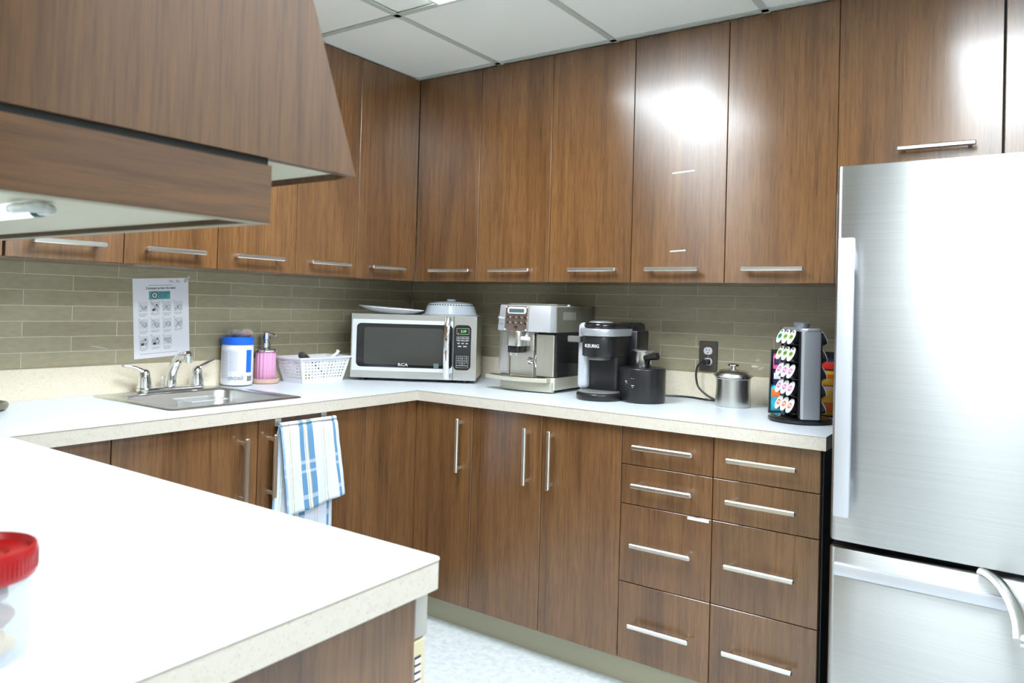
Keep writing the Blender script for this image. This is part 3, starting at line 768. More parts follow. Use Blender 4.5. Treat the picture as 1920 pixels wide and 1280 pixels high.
def holed(x0, x1, za, zb, hx0, hx1, ha, hb, r, y0, y1):
    """front frame with a rounded opening, depth y0..y1 (y0 = front)"""
    m = B(); bm = m.bm; inner = rrect(hx0, ha, hx1, hb, r, 6); n = len(inner)
    cx, cz = (x0+x1)/2, (za+zb)/2; outer = []
    for x, z in inner:   # push out to the border rectangle
        ix = x0 if x < hx0+r else x1 if x > hx1-r else x
        iz = za if z < ha+r else zb if z > hb-r else z
        dx = min(abs(x-hx0), abs(x-hx1)); dz = min(abs(z-ha), abs(z-hb))
        if dx < r and dz < r:
            if dx > dz: ix = x if not (x < hx0+r*.3 or x > hx1-r*.3) else ix
            if dz > dx: iz = z if not (z < ha+r*.3 or z > hb-r*.3) else iz
        elif dx >= r: ix = x
        else: iz = z
        outer.append((ix, iz))
    V = [[bm.verts.new((x, y, z)) for x, z in L_] for L_, y in ((outer, y1), (outer, y0), (inner, y0), (inner, y1))]
    for A, Q in zip(V, V[1:]+V[:1]):
        for i in range(n):
            j = (i+1) % n
            try: bm.faces.new((A[i], A[j], Q[j], Q[i]))
            except ValueError: pass
    bmesh.ops.remove_doubles(bm, verts=bm.verts, dist=1e-5); bmesh.ops.recalc_face_normals(bm, faces=bm.faces)
    return m
zb_, zt_ = z0, z0+MWH
dr = holed(-w2, xs1+.028, zb_+.0, zt_, -w2+.022, xs1+.029-.0005, zb_+.045, zt_-.038, .022, 0, .022).build('door', STEEL, t)
m = holed(-w2+.006, xs1+.0275, zb_+.032, zt_-.024, -w2+.024, xs1+.0272, zb_+.048, zt_-.041, .020, -.004, .004); m.build('door_bezel', mat('bright_silver_plastic', (.74, .76, .80), .25, .3), dr)
bez(-w2+.021, xs1+.027, zb_+.046, zt_-.039, .004, .018, .021).build('window', BLACKG, dr)
bez(-w2+.057, xs1-.015, zb_+.060, zt_-.058, .0030, .0045, .012).build('window_mesh', mat('window_mesh_grey', (.045, .045, .040), .12), dr)
HC = xs1+.004
m = B()
hp = []
for i in range(13):
    q = i/12; hp.append((HC, -.006-.030*math.sin(PI*q)**.6, zb_+.004+(MWH-.010)*q))
m.tube(hp, [(.0125, .004)]*13, 8, flat=(1, 0, 0)); m.build('handle', CHROME, dr)
text('RCA', .018, WPRINT, dr, facing((-.045, .0028, zb_+.060), 0, -1), ext=.0002, sx=1.25)
B().box(xs1-.055, .0020, zb_+.050, xs1-.033, .0032, zb_+.070).build('window_sticker', mat('grey_blue_sticker', (.12, .16, .17), .4), dr)
pn = holed(xs1+.031, w2, zb_, zt_, xs1+.0315, w2-.024, zb_+.045, zt_-.038, .020, 0, .022).build('control_frame', STEEL, t)
bez(xs1+.0312, w2-.022, zb_+.046, zt_-.039, .003, .018, .020).build('control_panel', BLACKG, pn)
px0, px1 = xs1+.043, w2-.034
pxc = (px0+px1)/2
def fr(m, x0, x1, za, zb, w=.0011, y=.0018):
    m.box(x0, y, za, x1, y+.0012, za+w); m.box(x0, y, zb-w, x1, y+.0012, zb); m.box(x0, y, za, x0+w, y+.0012, zb); m.box(x1-w, y, za, x1, y+.0012, zb); return m
GL = mat('grey_line_print', (.42, .43, .42), .5)
m = B(); fr(m, px0, px1, zt_-.079, zt_-.053); fr(m, px0, px1, zt_-.109, zt_-.088)
fr(m, px0, px1, zb_+.066, zb_+.107); fr(m, px0, px1, zb_+.055, zb_+.064)
bw = (px1-px0)/3
for i in (1, 2):
    m.box(px0+i*bw-.0005, .0018, zb_+.066, px0+i*bw+.0005, .003, zb_+.107); m.box(px0+i*bw-.0005, .0018, zt_-.109, px0+i*bw+.0005, .003, zt_-.088)
for i in (1, 2, 3): m.box(px0, .0018, zb_+.066+i*.01025-.0005, px1, .003, zb_+.066+i*.01025+.0005)
m.box(px0, .0018, zt_-.0990, px1, .003, zt_-.0980)
m.build('key_outlines', GL, pn)['kind'] = 'stuff'
m = B()
for r in range(2):
    for c in range(3): m.box(px0+bw*(c+.22), .0018, zt_-.096-r*.0105, px0+bw*(c+.78), .003, zt_-.0925-r*.0105)
for c in range(3): m.box(px0+bw*(c+.2), .0018, zt_-.121, px0+bw*(c+.8), .003, zt_-.116)
for c in range(2): m.box(px0+bw*(c*1.3+.35), .0018, zt_-.134, px0+bw*(c*1.3+1.2), .003, zt_-.129)
m.build('key_legends', GL, pn)['kind'] = 'stuff'
for i, ch in enumerate('123456789 0 '):
    if ch == ' ': continue
    text(ch, .0075, WPRINT, pn, facing((px0+bw*(i % 3+.5), .0018, zb_+.102-.01025*(i//3)), 0, -1), 'key_digit')
text('2:39', .0145, mat('green_digits', (.1, .8, .1), .5, estr=.9, ecol=(.2, 1, .15)), pn, facing((pxc+.003, .0018, zt_-.0665), 0, -1), 'clock_digits', sx=1.0)
B().box(px0+.003, .0018, zt_-.0770, px0+.009, .003, zt_-.0735).build('red_lamp', mat('red_lamp', (.8, .02, .02), .5, estr=.8, ecol=(1, .03, .03)), pn)
# plate on top
def onmw(lx, ly): return (mc.x+rdir.x*lx-n_.x*ly, mc.y+rdir.y*lx-n_.y*ly)
p = onmw(-.128, .12)
t = thing('serving_plate', 'white oval plate tilted against the clear cover on the microwave', 'plate', (p[0], p[1], ZC+z0+MWH+.001), rz)
m = B(); a0, b0 = .150, .105
prof = [(0, .000), (.60, .000), (.80, .010), (1.0, .021), (1.0, .024), (.78, .0135), (.60, .004), (0, .004)]
bm = bmesh.new(); R = []
for r_, z_ in prof:
    R.append([bm.verts.new((0, 0, z_))] if r_ == 0 else [bm.verts.new((a0*r_*math.cos(2*PI*i/48), b0*r_*math.sin(2*PI*i/48), z_)) for i in range(48)])
for A, Q in zip(R, R[1:]):
    for i in range(48):
        j = (i+1) % 48
        if len(A) == 1: bm.faces.new((A[0], Q[i], Q[j]))
        elif len(Q) == 1: bm.faces.new((A[i], A[j], Q[0]))
        else: bm.faces.new((A[i], A[j], Q[j], Q[i]))
bmesh.ops.recalc_face_normals(bm, faces=bm.faces)
m.merge(bm, Matrix.Translation((0, 0, .0035)) @ Matrix.Rotation(math.radians(3.5), 4, 'Y')); m.build('plate', WHITEG, t)
p = onmw(.145, .125)
t = thing('microwave_cover', 'clear blue-grey plastic dome cover on the right of the microwave top', 'cover', (p[0], p[1], ZC+z0+MWH), rz); t.scale = (1.08, 1.08, 1.12)
SMK = mat('smoky_clear_plastic', (.66, .72, .78), .12, 0, alpha=.42)
prof = [(.122, 0), (.122, .004), (.112, .006), (.108, .012), (.100, .040), (.094, .048), (.060, .055), (.0, .058), ]
inn = [(0, .0565), (.060, .0535), (.0925, .0465), (.0985, .039), (.1065, .011), (.112, .0045)]
B().lathe(prof+inn, 56, cap=False).build('dome', SMK, t)
m = B()
for i in range(56):
    a = 2*PI*i/56; m.box(-.0022, -.001, -.0022, .0022, .001, .0022, M=Matrix.Rotation(a, 4, 'Z') @ Matrix.Translation((0, -.1005, .0425)))
m.build('vent_holes', DPRINT, t)['kind'] = 'stuff'
B().lathe([(0, .0585), (.018, .0585), (.020, .063), (.014, .066), (0, .066)], 24).build('knob', SMK, t)

# ------------------------------------------------------------------ espresso machine
t = thing('espresso_machine', 'silver bean-to-cup espresso machine beside the microwave', 'espresso machine', (.945, -.18, ZC), 0, None, True)
OL = mat('olive_grey_plastic', (.17, .165, .125), .35); BG = mat('warm_silver_plastic', (.56, .54, .44), .35, .35)
# lower housing
B().prism([(.812, -.03), (.812, -.315), (.826, -.332), (1.078, -.345), (1.090, -.335), (1.090, -.03)], ZC+.012, ZC+.062, .002).build('base', BG, t)
m = B()
for x, y in ((.84, -.06), (1.06, -.06), (.84, -.30), (1.06, -.30)): m.cyl((x, y, ZC), (x, y, ZC+.014), .012, 12)
m.build('feet', BLACK, t)
B().box(.815, -.315, ZC+.060, 1.0885, -.03, ZC+.242).build('housing', CHAR, t)
B().prism([(.808, -.03), (.800, -.30), (.812, -.345), (.850, -.362), (.905, -.371), (.960, -.374), (1.02, -.372), (1.078, -.362), (1.091, -.34), (1.091, -.03)], ZC+.242, ZC+.349, .004, 2,
          top=[(.812, -.03), (.806, -.29), (.818, -.335), (.855, -.352), (.908, -.361), (.960, -.364), (1.02, -.362), (1.074, -.353), (1.087, -.33), (1.087, -.03)]).build('head', mat('pale_silver_head', (.60, .61, .64), .36, .45), t)
B().box(1.0875, -.335, ZC+.2425, 1.0930, -.035, ZC+.345, .001).build('side_cover', OL, t)
m = B()
for i in range(15): m.box(1.0925, -.285+i*.0070, ZC+.292, 1.0940, -.2815+i*.0070, ZC+.325)
m.build('vent_slots', mat('slot_grey', (.30, .29, .25), .5), t)
B().box(1.0880, -.330, ZC+.065, 1.0915, -.035, ZC+.241, .001).build('tank_window', mat('smoked_tank', (.018, .018, .02), .05), t)
B().prism([(.830, -.12), (.830, -.30), (.86, -.325), (1.04, -.325), (1.07, -.30), (1.07, -.12)], ZC+.349, ZC+.356, .002).build('top_tray', OL, t)
B().lathe([(0, 0), (.007, 0), (.006, .006), (0, .007)], 12, Matrix.Translation((1.078, -.22, ZC+.349))).build('steam_knob', WHITEP, t)
# front panels
FS = brushed('espresso_front_steel', (.72, .71, .65), .30, 'x')
m = B().prism([(.812, -.318), (.816, -.334), (.835, -.342), (.868, -.346), (.868, -.318)], ZC+.064, ZC+.240); m.build('left_front_panel', FS, t)
B().box(.870, -.332, ZC+.064, .984, -.316, ZC+.240, .0015).build('centre_panel', FS, t)
B().box(.985, -.330, ZC+.064, 1.004, -.316, ZC+.240).build('hinge_strip', GREYP, t)
d = B().box(1.005, -.345, ZC+.066, 1.088, -.316, ZC+.232, .002).build('service_door', FS, t)
B().tube([(1.0, -.334, ZC+.10), (.9995, -.344, ZC+.125), (1.0, -.334, ZC+.15)], .003, 8).build('door_grip', CHROME, t)
B().lathe([(0, 0), (.016, 0), (.015, .006), (.008, .009), (0, .010)], 20, Matrix.Translation((.974, -.332, ZC+.125)) @ Matrix.Rotation(PI/2, 4, 'X')).build('round_button', CHROME, t)
sp = B().prism(rrect(.880, -.385, .950, -.320, .022), ZC+.182, ZC+.243, .002).build('spout_block', SATIN, t)
B().prism(rrect(.886, -.383, .944, -.33, .014), ZC+.155, ZC+.182, .002).build('spout_carriage', BLACKG, sp)
m = B()
for x in (.900, .928): m.cyl((x, -.370, ZC+.143), (x, -.370, ZC+.156), .006, 12)
m.build('nozzle', CHROME, sp)
m = B().tube([(.966, -.352, ZC+.236), (.966, -.362, ZC+.215), (.966, -.360, ZC+.205)], .006, 10); m.tube([(.948, -.366, ZC+.214), (.984, -.366, ZC+.214)], .0085, 12)
m.build('steam_connector', WHITEP, t)
B().box(.980, -.350, ZC+.165, .997, -.330, ZC+.232, .002).build('hot_water_spout', FS, t)
# control panel on the head
nx = Vector((.03, -1)).normalized()
CP = facing((.923, -.3710, ZC+.295), -.06, -1)
CP = CP @ Matrix.Rotation(math.radians(-4.5), 4, 'X')
cp = B().box(-.058, -.052, -.004, .058, .050, .0025, .002).build('control_panel', mat('bronze_mirror', (.42, .34, .30), .16, .85), t, M=CP)
B().prism(rrect(-.045, .018, .049, .046, .010), .002, .0055, .001, M=CP).build('display_bezel', WHITEP, cp)
B().box(-.036, .0225, .0055, .040, .038, .0062, M=CP).build('display', mat('lcd_teal', (.08, .13, .13), .2), cp)
m = B(); bl = B()
for r in range(2):
    for c in range(4):
        x = -.040+c*.029; y = .004-r*.022
        m.lathe([(0, 0), (.0065, 0), (.006, .003), (0, .0035)], 14, CP @ Matrix.Translation((x, y, .0025)))
        bl.box(x+.008, y-.0012, .0025, x+.012, y+.0012, .0030, M=CP)
m.lathe([(0, 0), (.011, 0), (.010, .003), (0, .0035)], 16, CP @ Matrix.Translation((.002, -.036, .0025)) @ Matrix.Scale(.6, 4, (0, 1, 0)))
m.build('buttons', mat('brown_mirror_button', (.16, .12, .10), .15, .8), cp)
bl.build('button_marks', WPRINT, cp)
m = B()
for x in (-.053, .053):
    for y in (-.047, .045): m.lathe([(0, 0), (.0035, 0), (.003, .002), (0, .0025)], 12, CP @ Matrix.Translation((x, y, .0025)))
m.build('screws', WPRINT, cp)
text('DeLonghi', .0135, WPRINT, t, facing((.8365, -.3545, ZC+.295), -.42, -1) @ Matrix.Rotation(math.radians(-5), 4, 'X'), ext=.0003)
text('MAGNIFICA', .0062, PRINT, t, facing((.8365, -.3555, ZC+.270), -.42, -1) @ Matrix.Rotation(math.radians(-5), 4, 'X'), ext=.0003)
# drip tray
arc = [(.775+.30*i/12, -.372-.040*math.sin(PI*i/12)**.7) for i in range(13)]
tr = B().prism([(1.075, -.336), (.795, -.336)]+arc, ZC+.044, ZC+.060, .002).build('drip_tray', BG, t)
arc2 = [(.790+.27*i/12, -.366-.036*math.sin(PI*i/12)**.7) for i in range(13)]
B().prism([(1.06, -.347), (.80, -.347)]+arc2, ZC+.060, ZC+.0625, 0).build('grille', mat('dark_mirror_grille', (.20, .20, .20), .12, 1), tr)
arc3 = [(.835+.225*i/12, -.348-.018*math.sin(PI*i/12)**.7) for i in range(13)]
B().prism([(1.086, -.332), (.828, -.325)]+arc3+[(1.083, -.346)], ZC+.004, ZC+.044, .002).build('plinth', BG, t)

# ------------------------------------------------------------------ pod coffee maker with milk frother
t = thing('pod_coffee_maker', 'black pod coffee maker with a milk frother on its right', 'coffee maker', (1.37, -.25, ZC), 0, None, True)
def caps(cx, cy, r, yb, n=20):
    return [(cx+r*math.cos(a), cy+r*math.sin(a)) for a in [PI+PI*i/n for i in range(n+1)]]+[(cx+r, yb), (cx-r, yb)]
B().prism(caps(1.298, -.352, .086, -.12), ZC, ZC+.028, .008, 3).build('drip_base', CHAR, t)
B().prism(caps(1.298, -.356, .079, -.27), ZC+.028, ZC+.034, .002).build('drip_plate', GREYP, t)
B().prism(rrect(1.245, -.345, 1.368, -.10, .015, 6), ZC+.028, ZC+.245, .004, 2).build('column', BLACK, t)
B().prism(rrect(1.203, -.362, 1.2465, -.12, .016, 5), ZC+.034, ZC+.288, .018, 4).build('side_panel', SILVERL, t)
hd = B().prism(caps(1.300, -.350, .070, -.16), ZC+.163, ZC+.243, .003, 2).build('brew_head', CHAR, t)
B().prism(rrect(1.262, -.408, 1.338, -.30, .03, 8), ZC+.150, ZC+.164, .004).build('brew_outlet', GREYP, hd)
B().prism(caps(1.300, -.350, .078, -.24), ZC+.240, ZC+.268, .004, 2).build('lever_band', SILVER, hd)
ld = B().prism(caps(1.300, -.345, .068, -.12), ZC+.266, ZC+.290, .012, 4).build('lid', BLACKG, hd)
B().lathe([(0, .0), (.046, .0), (.043, .004), (.03, .007), (0, .008)], 32, Matrix.Translation((1.297, -.348, ZC+.2895))).build('lid_button', SILVER, ld)
B().prism(rrect(1.300, -.24, 1.376, -.10, .03, 6), ZC+.20, ZC+.292, .018, 4).build('rear_hump', BLACK, t)
B().box(1.172, -.385, ZC+.212, 1.228, -.362, ZC+.236, .003).build('side_tab', GREYP, t)
B().prism(rrect(1.335, -.250, 1.404, -.14, .015, 5), ZC+.028, ZC+.262, .006, 2).build('water_tank', CHAR, t)
fcx, fcy, fr0 = 1.452, -.292, .081
hull = lambda k: [(fcx+fr0*k*math.cos(a), fcy+fr0*k*math.sin(a)) for a in [-PI*.75+PI*1.25*i/28 for i in range(29)]]+[(1.37, -.15), (1.365, -.33)]
fr_ = B().prism(hull(1), ZC, ZC+.128, .006, 3).build('frother_base', CHAR, t)
m = B()
for dx, z in ((-.022, .078), (.004, .090), (.006, .064)):
    P_ = facing((fcx-.012+dx, fcy-fr0-.0004+abs(dx-.012)*.25, ZC+z), -.12, -1)
    m.box(-.006, 0, 0, .006, .0018, .001, M=P_); m.box(-.003, -.006, 0, .002, -.0045, .001, M=P_)
m.build('button_icons', WPRINT, fr_)
text('KEURIG', .0175, WPRINT, hd, facing((1.300, -.4212, ZC+.203), 0, -1), ext=.0008)
fc = thing('frothing_cup', 'small steel frothing cup with a black handle on the coffee maker', 'frothing cup', (1.440, -.278, ZC+.1285), 0)
B().lathe([(0, 0), (.030, 0), (.032, .003), (.0325, .056), (.043, .060), (.043, .0635), (.030, .065), (.012, .067), (0, .067)], 40).build('cup', SATIN, fc)
m = B().tube([(.026, -.026, .034), (.050, -.040, .042), (.080, -.045, .046)], [.013, .0125, .0135], 14)
m.tube([(.028, -.022, .014), (.036, -.032, .036)], [.010, .010], 10)
m.build('cup_handle', CHAR, fc)

# ------------------------------------------------------------------ outlet, cord
t = thing('power_outlet', 'double power outlet with a grey metal plate on the right wall', 'outlet', (1.594, -.001, 1.081), 0, None, True)
B().box(1.557, -.0075, 1.022, 1.631, -.0005, 1.140, .002).build('plate', mat('bronze_grey_plate', (.16, .145, .12), .32, .7), t)
for z in (1.102, 1.060):
    o = B().prism(rrect(-.0175, -.0145, .0175, .0145, .013, 6), 0, .0025, .0005, M=facing((1.594, -.0075, z), 0, -1)).build('receptacle', WHITEP, t)
    m = B()
    for x in (-.006, .006): m.box(1.594+x-.0010, -.0106, z+.0005, 1.594+x+.0010, -.0095, z+.0085)
    m.box(1.594-.002, -.0106, z-.0090, 1.594+.002, -.0095, z-.0050); m.build('slots', DPRINT, o)
B().lathe([(0, 0), (.003, 0), (.0025, .001), (0, .0015)], 10, facing((1.594, -.0075, 1.081), 0, -1)).build('screw', NICKEL, t)
t = thing('cable', 'black cord from the lower outlet socket to the coffee maker', 'cord', (1.60, -.06, ZC), 0, None, True)
pl = B().prism(rrect(-.013, -.011, .013, .011, .006), .0, .026, .003, M=facing((1.594, -.0107, 1.060), 0, -1)).build('plug', BLACK, t)
def smooth(P, n=6):
    P = [Vector(p) for p in P]; out = []
    for i in range(len(P)-1):
        a, b, c, d = P[max(i-1, 0)], P[i], P[i+1], P[min(i+2, len(P)-1)]
        for k in range(n):
            s = k/n; out.append(.5*((2*b)+(-a+c)*s+(2*a-5*b+4*c-d)*s*s+(-a+3*b-3*c+d)*s**3))
    return out+[P[-1]]
B().tube(smooth([(1.594, -.034, 1.060), (1.582, -.050, 1.056), (1.568, -.056, 1.035), (1.568, -.058, .99), (1.585, -.062, .955), (1.64, -.075, .925), (1.70, -.080, .9185), (1.78, -.072, .9185)]), .0042, 8).build('hanging_cord', BLACK, t)
B().tube(smooth([(1.78, -.072, .9185), (1.70, -.060, .9185), (1.62, -.078, .9185), (1.55, -.050, .9185), (1.50, -.048, .9185), (1.44, -.075, .9185)]), .0040, 8).build('counter_cord', BLACK, t)

# ------------------------------------------------------------------ steel pot
t = thing('sugar_pot', 'small stainless canister with a domed lid by the outlet', 'canister', (1.747, -.160, ZC))
B().lathe([(0, 0), (.059, 0), (.0625, .003), (.063, .010), (.0635, .030), (.0605, .060), (.0605, .100), (.064, .103), (.064, .108), (.0615, .109), (.059, .100), (.059, .02), (0, .018)], 56).build('body', SATIN, t)
ld = B().lathe([(.0685, .1085), (.0695, .1105), (.068, .1150), (.062, .1235), (.052, .1300), (.035, .1350), (.018, .1365), (0, .1365), ], 56, cap=False).build('lid', mat('polished_steel_lid', (.85, .84, .81), .26, 1), t)
B().lathe([(.067, .1088), (.0705, .1088), (.0715, .1115), (.0705, .1135), (.067, .1130)], 56, cap=False).build('lid_rim', CHROME, ld)
B().lathe([(.008, .136), (.007, .141), (.013, .144), (.022, .148), (.0225, .152), (.016, .156), (0, .158)], 32, cap=False).build('lid_knob', CHROME, ld)

# ------------------------------------------------------------------ pod carousel
CA = math.radians(34.4)
cx_, cy_ = 2.034, -.372
t = thing('pod_carousel', 'black and silver pod carousel next to the fridge', 'pod carousel', (cx_, cy_, ZC), CA)
B().lathe([(0, 0), (.090, 0), (.097, .004), (.097, .011), (.091, .015), (.04, .018), (0, .018)], 64).build('turntable', BLACKG, t)
B().prism(rrect(-.014, -.076, .014, .076, .012, 4), .017, .290, .004).build('core', BLACK, t)
for s in (-1, 1):
    B().prism(rrect(-.030, s*.083-.009, .030, s*.083+.009, .007, 4), .0175, .290, 0).build('end_panel', mat('carousel_silver', (.46, .48, .52), .32, .45), t)
m = B(); m.prism(rrect(-.033, -.094, .033, .094, .02, 5), .287, .300, .006); m.build('top_cap', SILVER, t)
B().lathe([(.02, .299), (.024, .304), (.026, .314), (.020, .318), (0, .319)], 32, cap=False).build('top_knob', mat('dark_silver', (.22, .23, .25), .3, .5), t)
m = B()
for s in (-1, 1):
    for r in range(5):
        m.prism([(s*.014, -.075), (s*.044, -.075), (s*.044, .075), (s*.014, .075)], .030+r*.054, .0325+r*.054, 0, M=None)
    for y in (-.078, -.026, .026, .078): m.box(min(s*.014, s*.036), y-.0012, .02, max(s*.014, s*.036), y+.0012, .286)
m.build('pod_shelves', BLACK, t)
PODM = {}
def pod_meshes():
    b = B().lathe([(0, -.030), (.015, -.030), (.0165, -.028), (.0215, -.002), (.0225, 0), (0, 0)], 24).mesh('cup', BLACK)
    l = B().lathe([(0, 0), (.0240, 0), (.0248, .0008), (.0240, .0022), (.0225, .0024), (0, .0018)], 28).mesh('lid', WPRINT)
    return b, l
pb, plid = pod_meshes()
cols = {'green': (.02, .42, .16), 'lime': (.38, .62, .10), 'pink': (.72, .12, .42), 'orange': (.80, .16, .03), 'white': (.75, .75, .75)}
pm = {}
for k, c in cols.items():
    m_ = mat('pod_foil_'+k, c, .35)
    b = B(); b.lathe([(0, .0018), (.0150, .0022), (.0150, .0028), (0, .0028)], 24, Matrix.Scale(.62, 4, (0, 1, 0)))
    pm[k] = b.mesh('foil', m_)
    b = B()
    for q in range(4): b.box(-.012+q*.006, -.004-.001*(q % 2), .0026, -.0095+q*.006, .004, .0032)
    b.box(-.006, -.0200, .0022, .006, -.0150, .0028)
    pm[k+'_print'] = b.mesh('foil_print', DPRINT if k in ('green', 'lime') else WPRINT)
rows = [['lime', 'lime', 'green'], ['lime', 'lime', 'lime'], ['pink', 'pink', 'pink'], ['pink', 'pink', 'pink'], ['orange', 'orange', 'orange']]
rn = ['top', 'second', 'third', 'fourth', 'bottom']
cn = ['nearest the silver post', 'middle of three', 'farthest from the silver post']
MC = frame((cx_, cy_, ZC), CA)
for r in range(5):
    for c in range(3):
        k = rows[r][c]
        loc = Vector((-.049, -.050+c*.050, .036+.018+(4-r)*.054))
        o = thing('coffee_pod', '%s foil coffee pod, carousel left face, %s row, %s' % (k, rn[r], cn[c]), 'coffee pod', MC @ loc, 0, 'pods on the left face of the carousel')
        R_ = Matrix.Rotation(CA, 4, 'Z') @ Matrix.Rotation(math.radians(-90+24), 4, 'Y') @ Matrix.Rotation(PI/2, 4, 'Z')
        o.rotation_euler = R_.to_euler()
        link('cup', pb, o); l_ = link('lid', plid, o); l_['label'] = k+' printed pod lid'
        link('foil', pm[k], l_); link('foil_print', pm[k+'_print'], l_)
    for c in range(2):
        loc = Vector((.049, -.050+c*.050, .036+.018+(4-r)*.054))
        o = thing('coffee_pod', 'white rimmed coffee pod, carousel right face, %s row, %s' % (rn[r], ['nearest the silver post', 'second from the silver post'][c]), 'coffee pod', MC @ loc, 0, 'pods on the right face of the carousel')
        o.rotation_euler = (Matrix.Rotation(CA, 4, 'Z') @ Matrix.Rotation(math.radians(90-24), 4, 'Y')).to_euler()
        link('cup', pb, o); link('lid', plid, o)

# ------------------------------------------------------------------ snack stand behind the carousel
SA = math.radians(12)
sx_, sy_ = 2.008, -.150
t = thing('snack_stand', 'black snack packet stand behind the pod carousel', 'stand', (sx_, sy_, ZC), SA)
m = B().box(-.125, .02, 0, .125, .03, .215, .002)
m.box(-.125, -.07, 0, .125, .03, .006, .002)
m.prism([(-.07, 0), (.03, 0), (.03, .215), (.005, .215)], -.128, -.124, M=Matrix(((0, 0, 1, 0), (1, 0, 0, 0), (0, 1, 0, 0), (0, 0, 0, 1))))
m.prism([(-.07, 0), (.03, 0), (.03, .215), (.005, .215)], .124, .128, M=Matrix(((0, 0, 1, 0), (1, 0, 0, 0), (0, 1, 0, 0), (0, 0, 0, 1))))
m.build('frame', BLACK, t)
def packet(label, lx, ly, lz, w_, h_, tilt, spin, c1, c2, c3, seed):
    P_ = frame((sx_, sy_, ZC), SA) @ Vector((lx, ly, lz))
    o = thing('snack_packet', label, 'snack packet', P_, SA+spin, 'snack packets behind the carousel')
    def pillow(u0, u1, v0, v1, push, m=None):
        b = bmesh.new(); N = 9; V = {}
        f = lambda u, v: .014*(max(0, (1-(2*u-1)**4)*(1-(2*v-1)**4)))**.6+.0015*noise.noise(Vector((u*6+seed, v*6, seed)))
        for s in (1, -1):
            for i in range(N):
                for j in range(N):
                    u = u0+(u1-u0)*i/(N-1); v = v0+(v1-v0)*j/(N-1)
                    V[s, i, j] = b.verts.new(((u-.5)*w_, -s*(f(u, v)+push), v*h_))
            for i in range(N-1):
                for j in range(N-1): b.faces.new((V[s, i, j], V[s, i+1, j], V[s, i+1, j+1], V[s, i, j+1]))
            if push: break
        if not push: bmesh.ops.remove_doubles(b, verts=b.verts, dist=.0022)
        bmesh.ops.recalc_face_normals(b, faces=b.faces)
        q = B(); q.merge(b, Matrix.Rotation(tilt, 4, 'X')); return q
    body = pillow(0, 1, 0, 1, 0).build('packet', mat('packet_'+str(seed), c1, .25), o, angle=60)
    pillow(.04, .96, .52, .80, .0008).build('upper_band', mat('packet_band_'+str(seed), c2, .25), body, angle=60)
    pillow(.25, .80, .10, .46, .0008).build('emblem', mat('packet_emblem_'+str(seed), c3, .25), body, angle=60)
OR, YE, NA, CY, PK, WH = (.80, .16, .02), (.85, .50, .03), (.015, .02, .06), (.05, .45, .62), (.75, .12, .30), (.75, .73, .78)
packet('pink snack packet at the top left of the black stand', -.075, -.010, .118, .085, .085, math.radians(-8), .1, PK, NA, WH, 1)
packet('navy snack packet in the left middle of the black stand', -.072, -.030, .075, .090, .075, math.radians(-10), 0, NA, WH, YE, 2)
packet('cyan and orange snack packet at the bottom left of the stand', -.072, -.055, .007, .100, .090, math.radians(-14), 0, CY, OR, WH, 3)
packet('black snack packet with red print at the top right of the stand', .075, -.010, .110, .095, .088, math.radians(-8), -.1, (.02, .02, .04), (.7, .03, .02), YE, 4)
packet('orange snack packet tilted over the yellow one right of the carousel', .055, -.045, .062, .110, .080, math.radians(-12), .15, OR, YE, WH, 5)
packet('yellow snack packet with an orange disc at the bottom right of the stand', .055, -.068, .007, .112, .088, math.radians(-14), .1, YE, (.85, .42, .02), OR, 6)

# ------------------------------------------------------------------ towel bar and towel
t = thing('towel_bar', 'over-door metal towel bar under the worktop edge', 'towel bar', (.64, -1.2, .80), 0, None, True)
for y in (-1.300, -1.105):
    m = B(); m.box(.6205, y-.012, .845, .6222, y+.012, .8725); m.box(.600, y-.012, .8717, .6222, y+.012, .8730)
    m.box(.6205, y-.012, .8450, .650, y+.012, .8463)
    m.build('hook', NICKEL, t)
B().tube([(.650, -1.315, .848), (.650, -1.090, .848)], .005, 12).build('bar', NICKEL, t)
tw = thing('dish_towel', 'blue and white striped dish towel folded over the towel bar', 'towel', (.66, -1.2, .80), 0, None, True)
TWM = mat('striped_towel', rough=.95, sheen=.3); q = NT(TWM)
uv = q.add('ShaderNodeUVMap'); sep = q.add('ShaderNodeSeparateXYZ'); q.link(uv.outputs[0], sep.inputs[0])
Wh, Bl, Ye, Lb = (.68, .74, .86), (.10, .26, .46), (.52, .47, .28), (.30, .48, .70)
st = [(0, Lb), (.03, Wh), (.09, Ye), (.10, Wh), (.125, Ye), (.137, Wh), (.30, Bl), (.375, Wh), (.385, Ye), (.40, Wh), (.425, Ye), (.437, Bl), (.53, Wh), (.68, Ye), (.69, Wh), (.725, Ye), (.735, Wh), (.90, Bl), (.945, Wh)]
c1 = q.ramp(sep.outputs[0], st, 'CONSTANT')
st2 = [(0, (0, 0, 0)), (.12, (1, 1, 1)), (.17, (0, 0, 0)), (.42, (1, 1, 1)), (.45, (0, 0, 0)), (.52, (1, 1, 1)), (.56, (0, 0, 0))]
c2 = q.ramp(sep.outputs[1], st2, 'CONSTANT')
q.link(q.mix(q.mix(1, c2, (.45, .45, .45), 'MULTIPLY'), c1, Wh), q.b.inputs['Base Color'])
q.bump(q.noise(q.pos((1, 1, 1), rnd=False), 420, 3, .6), .35, .002)
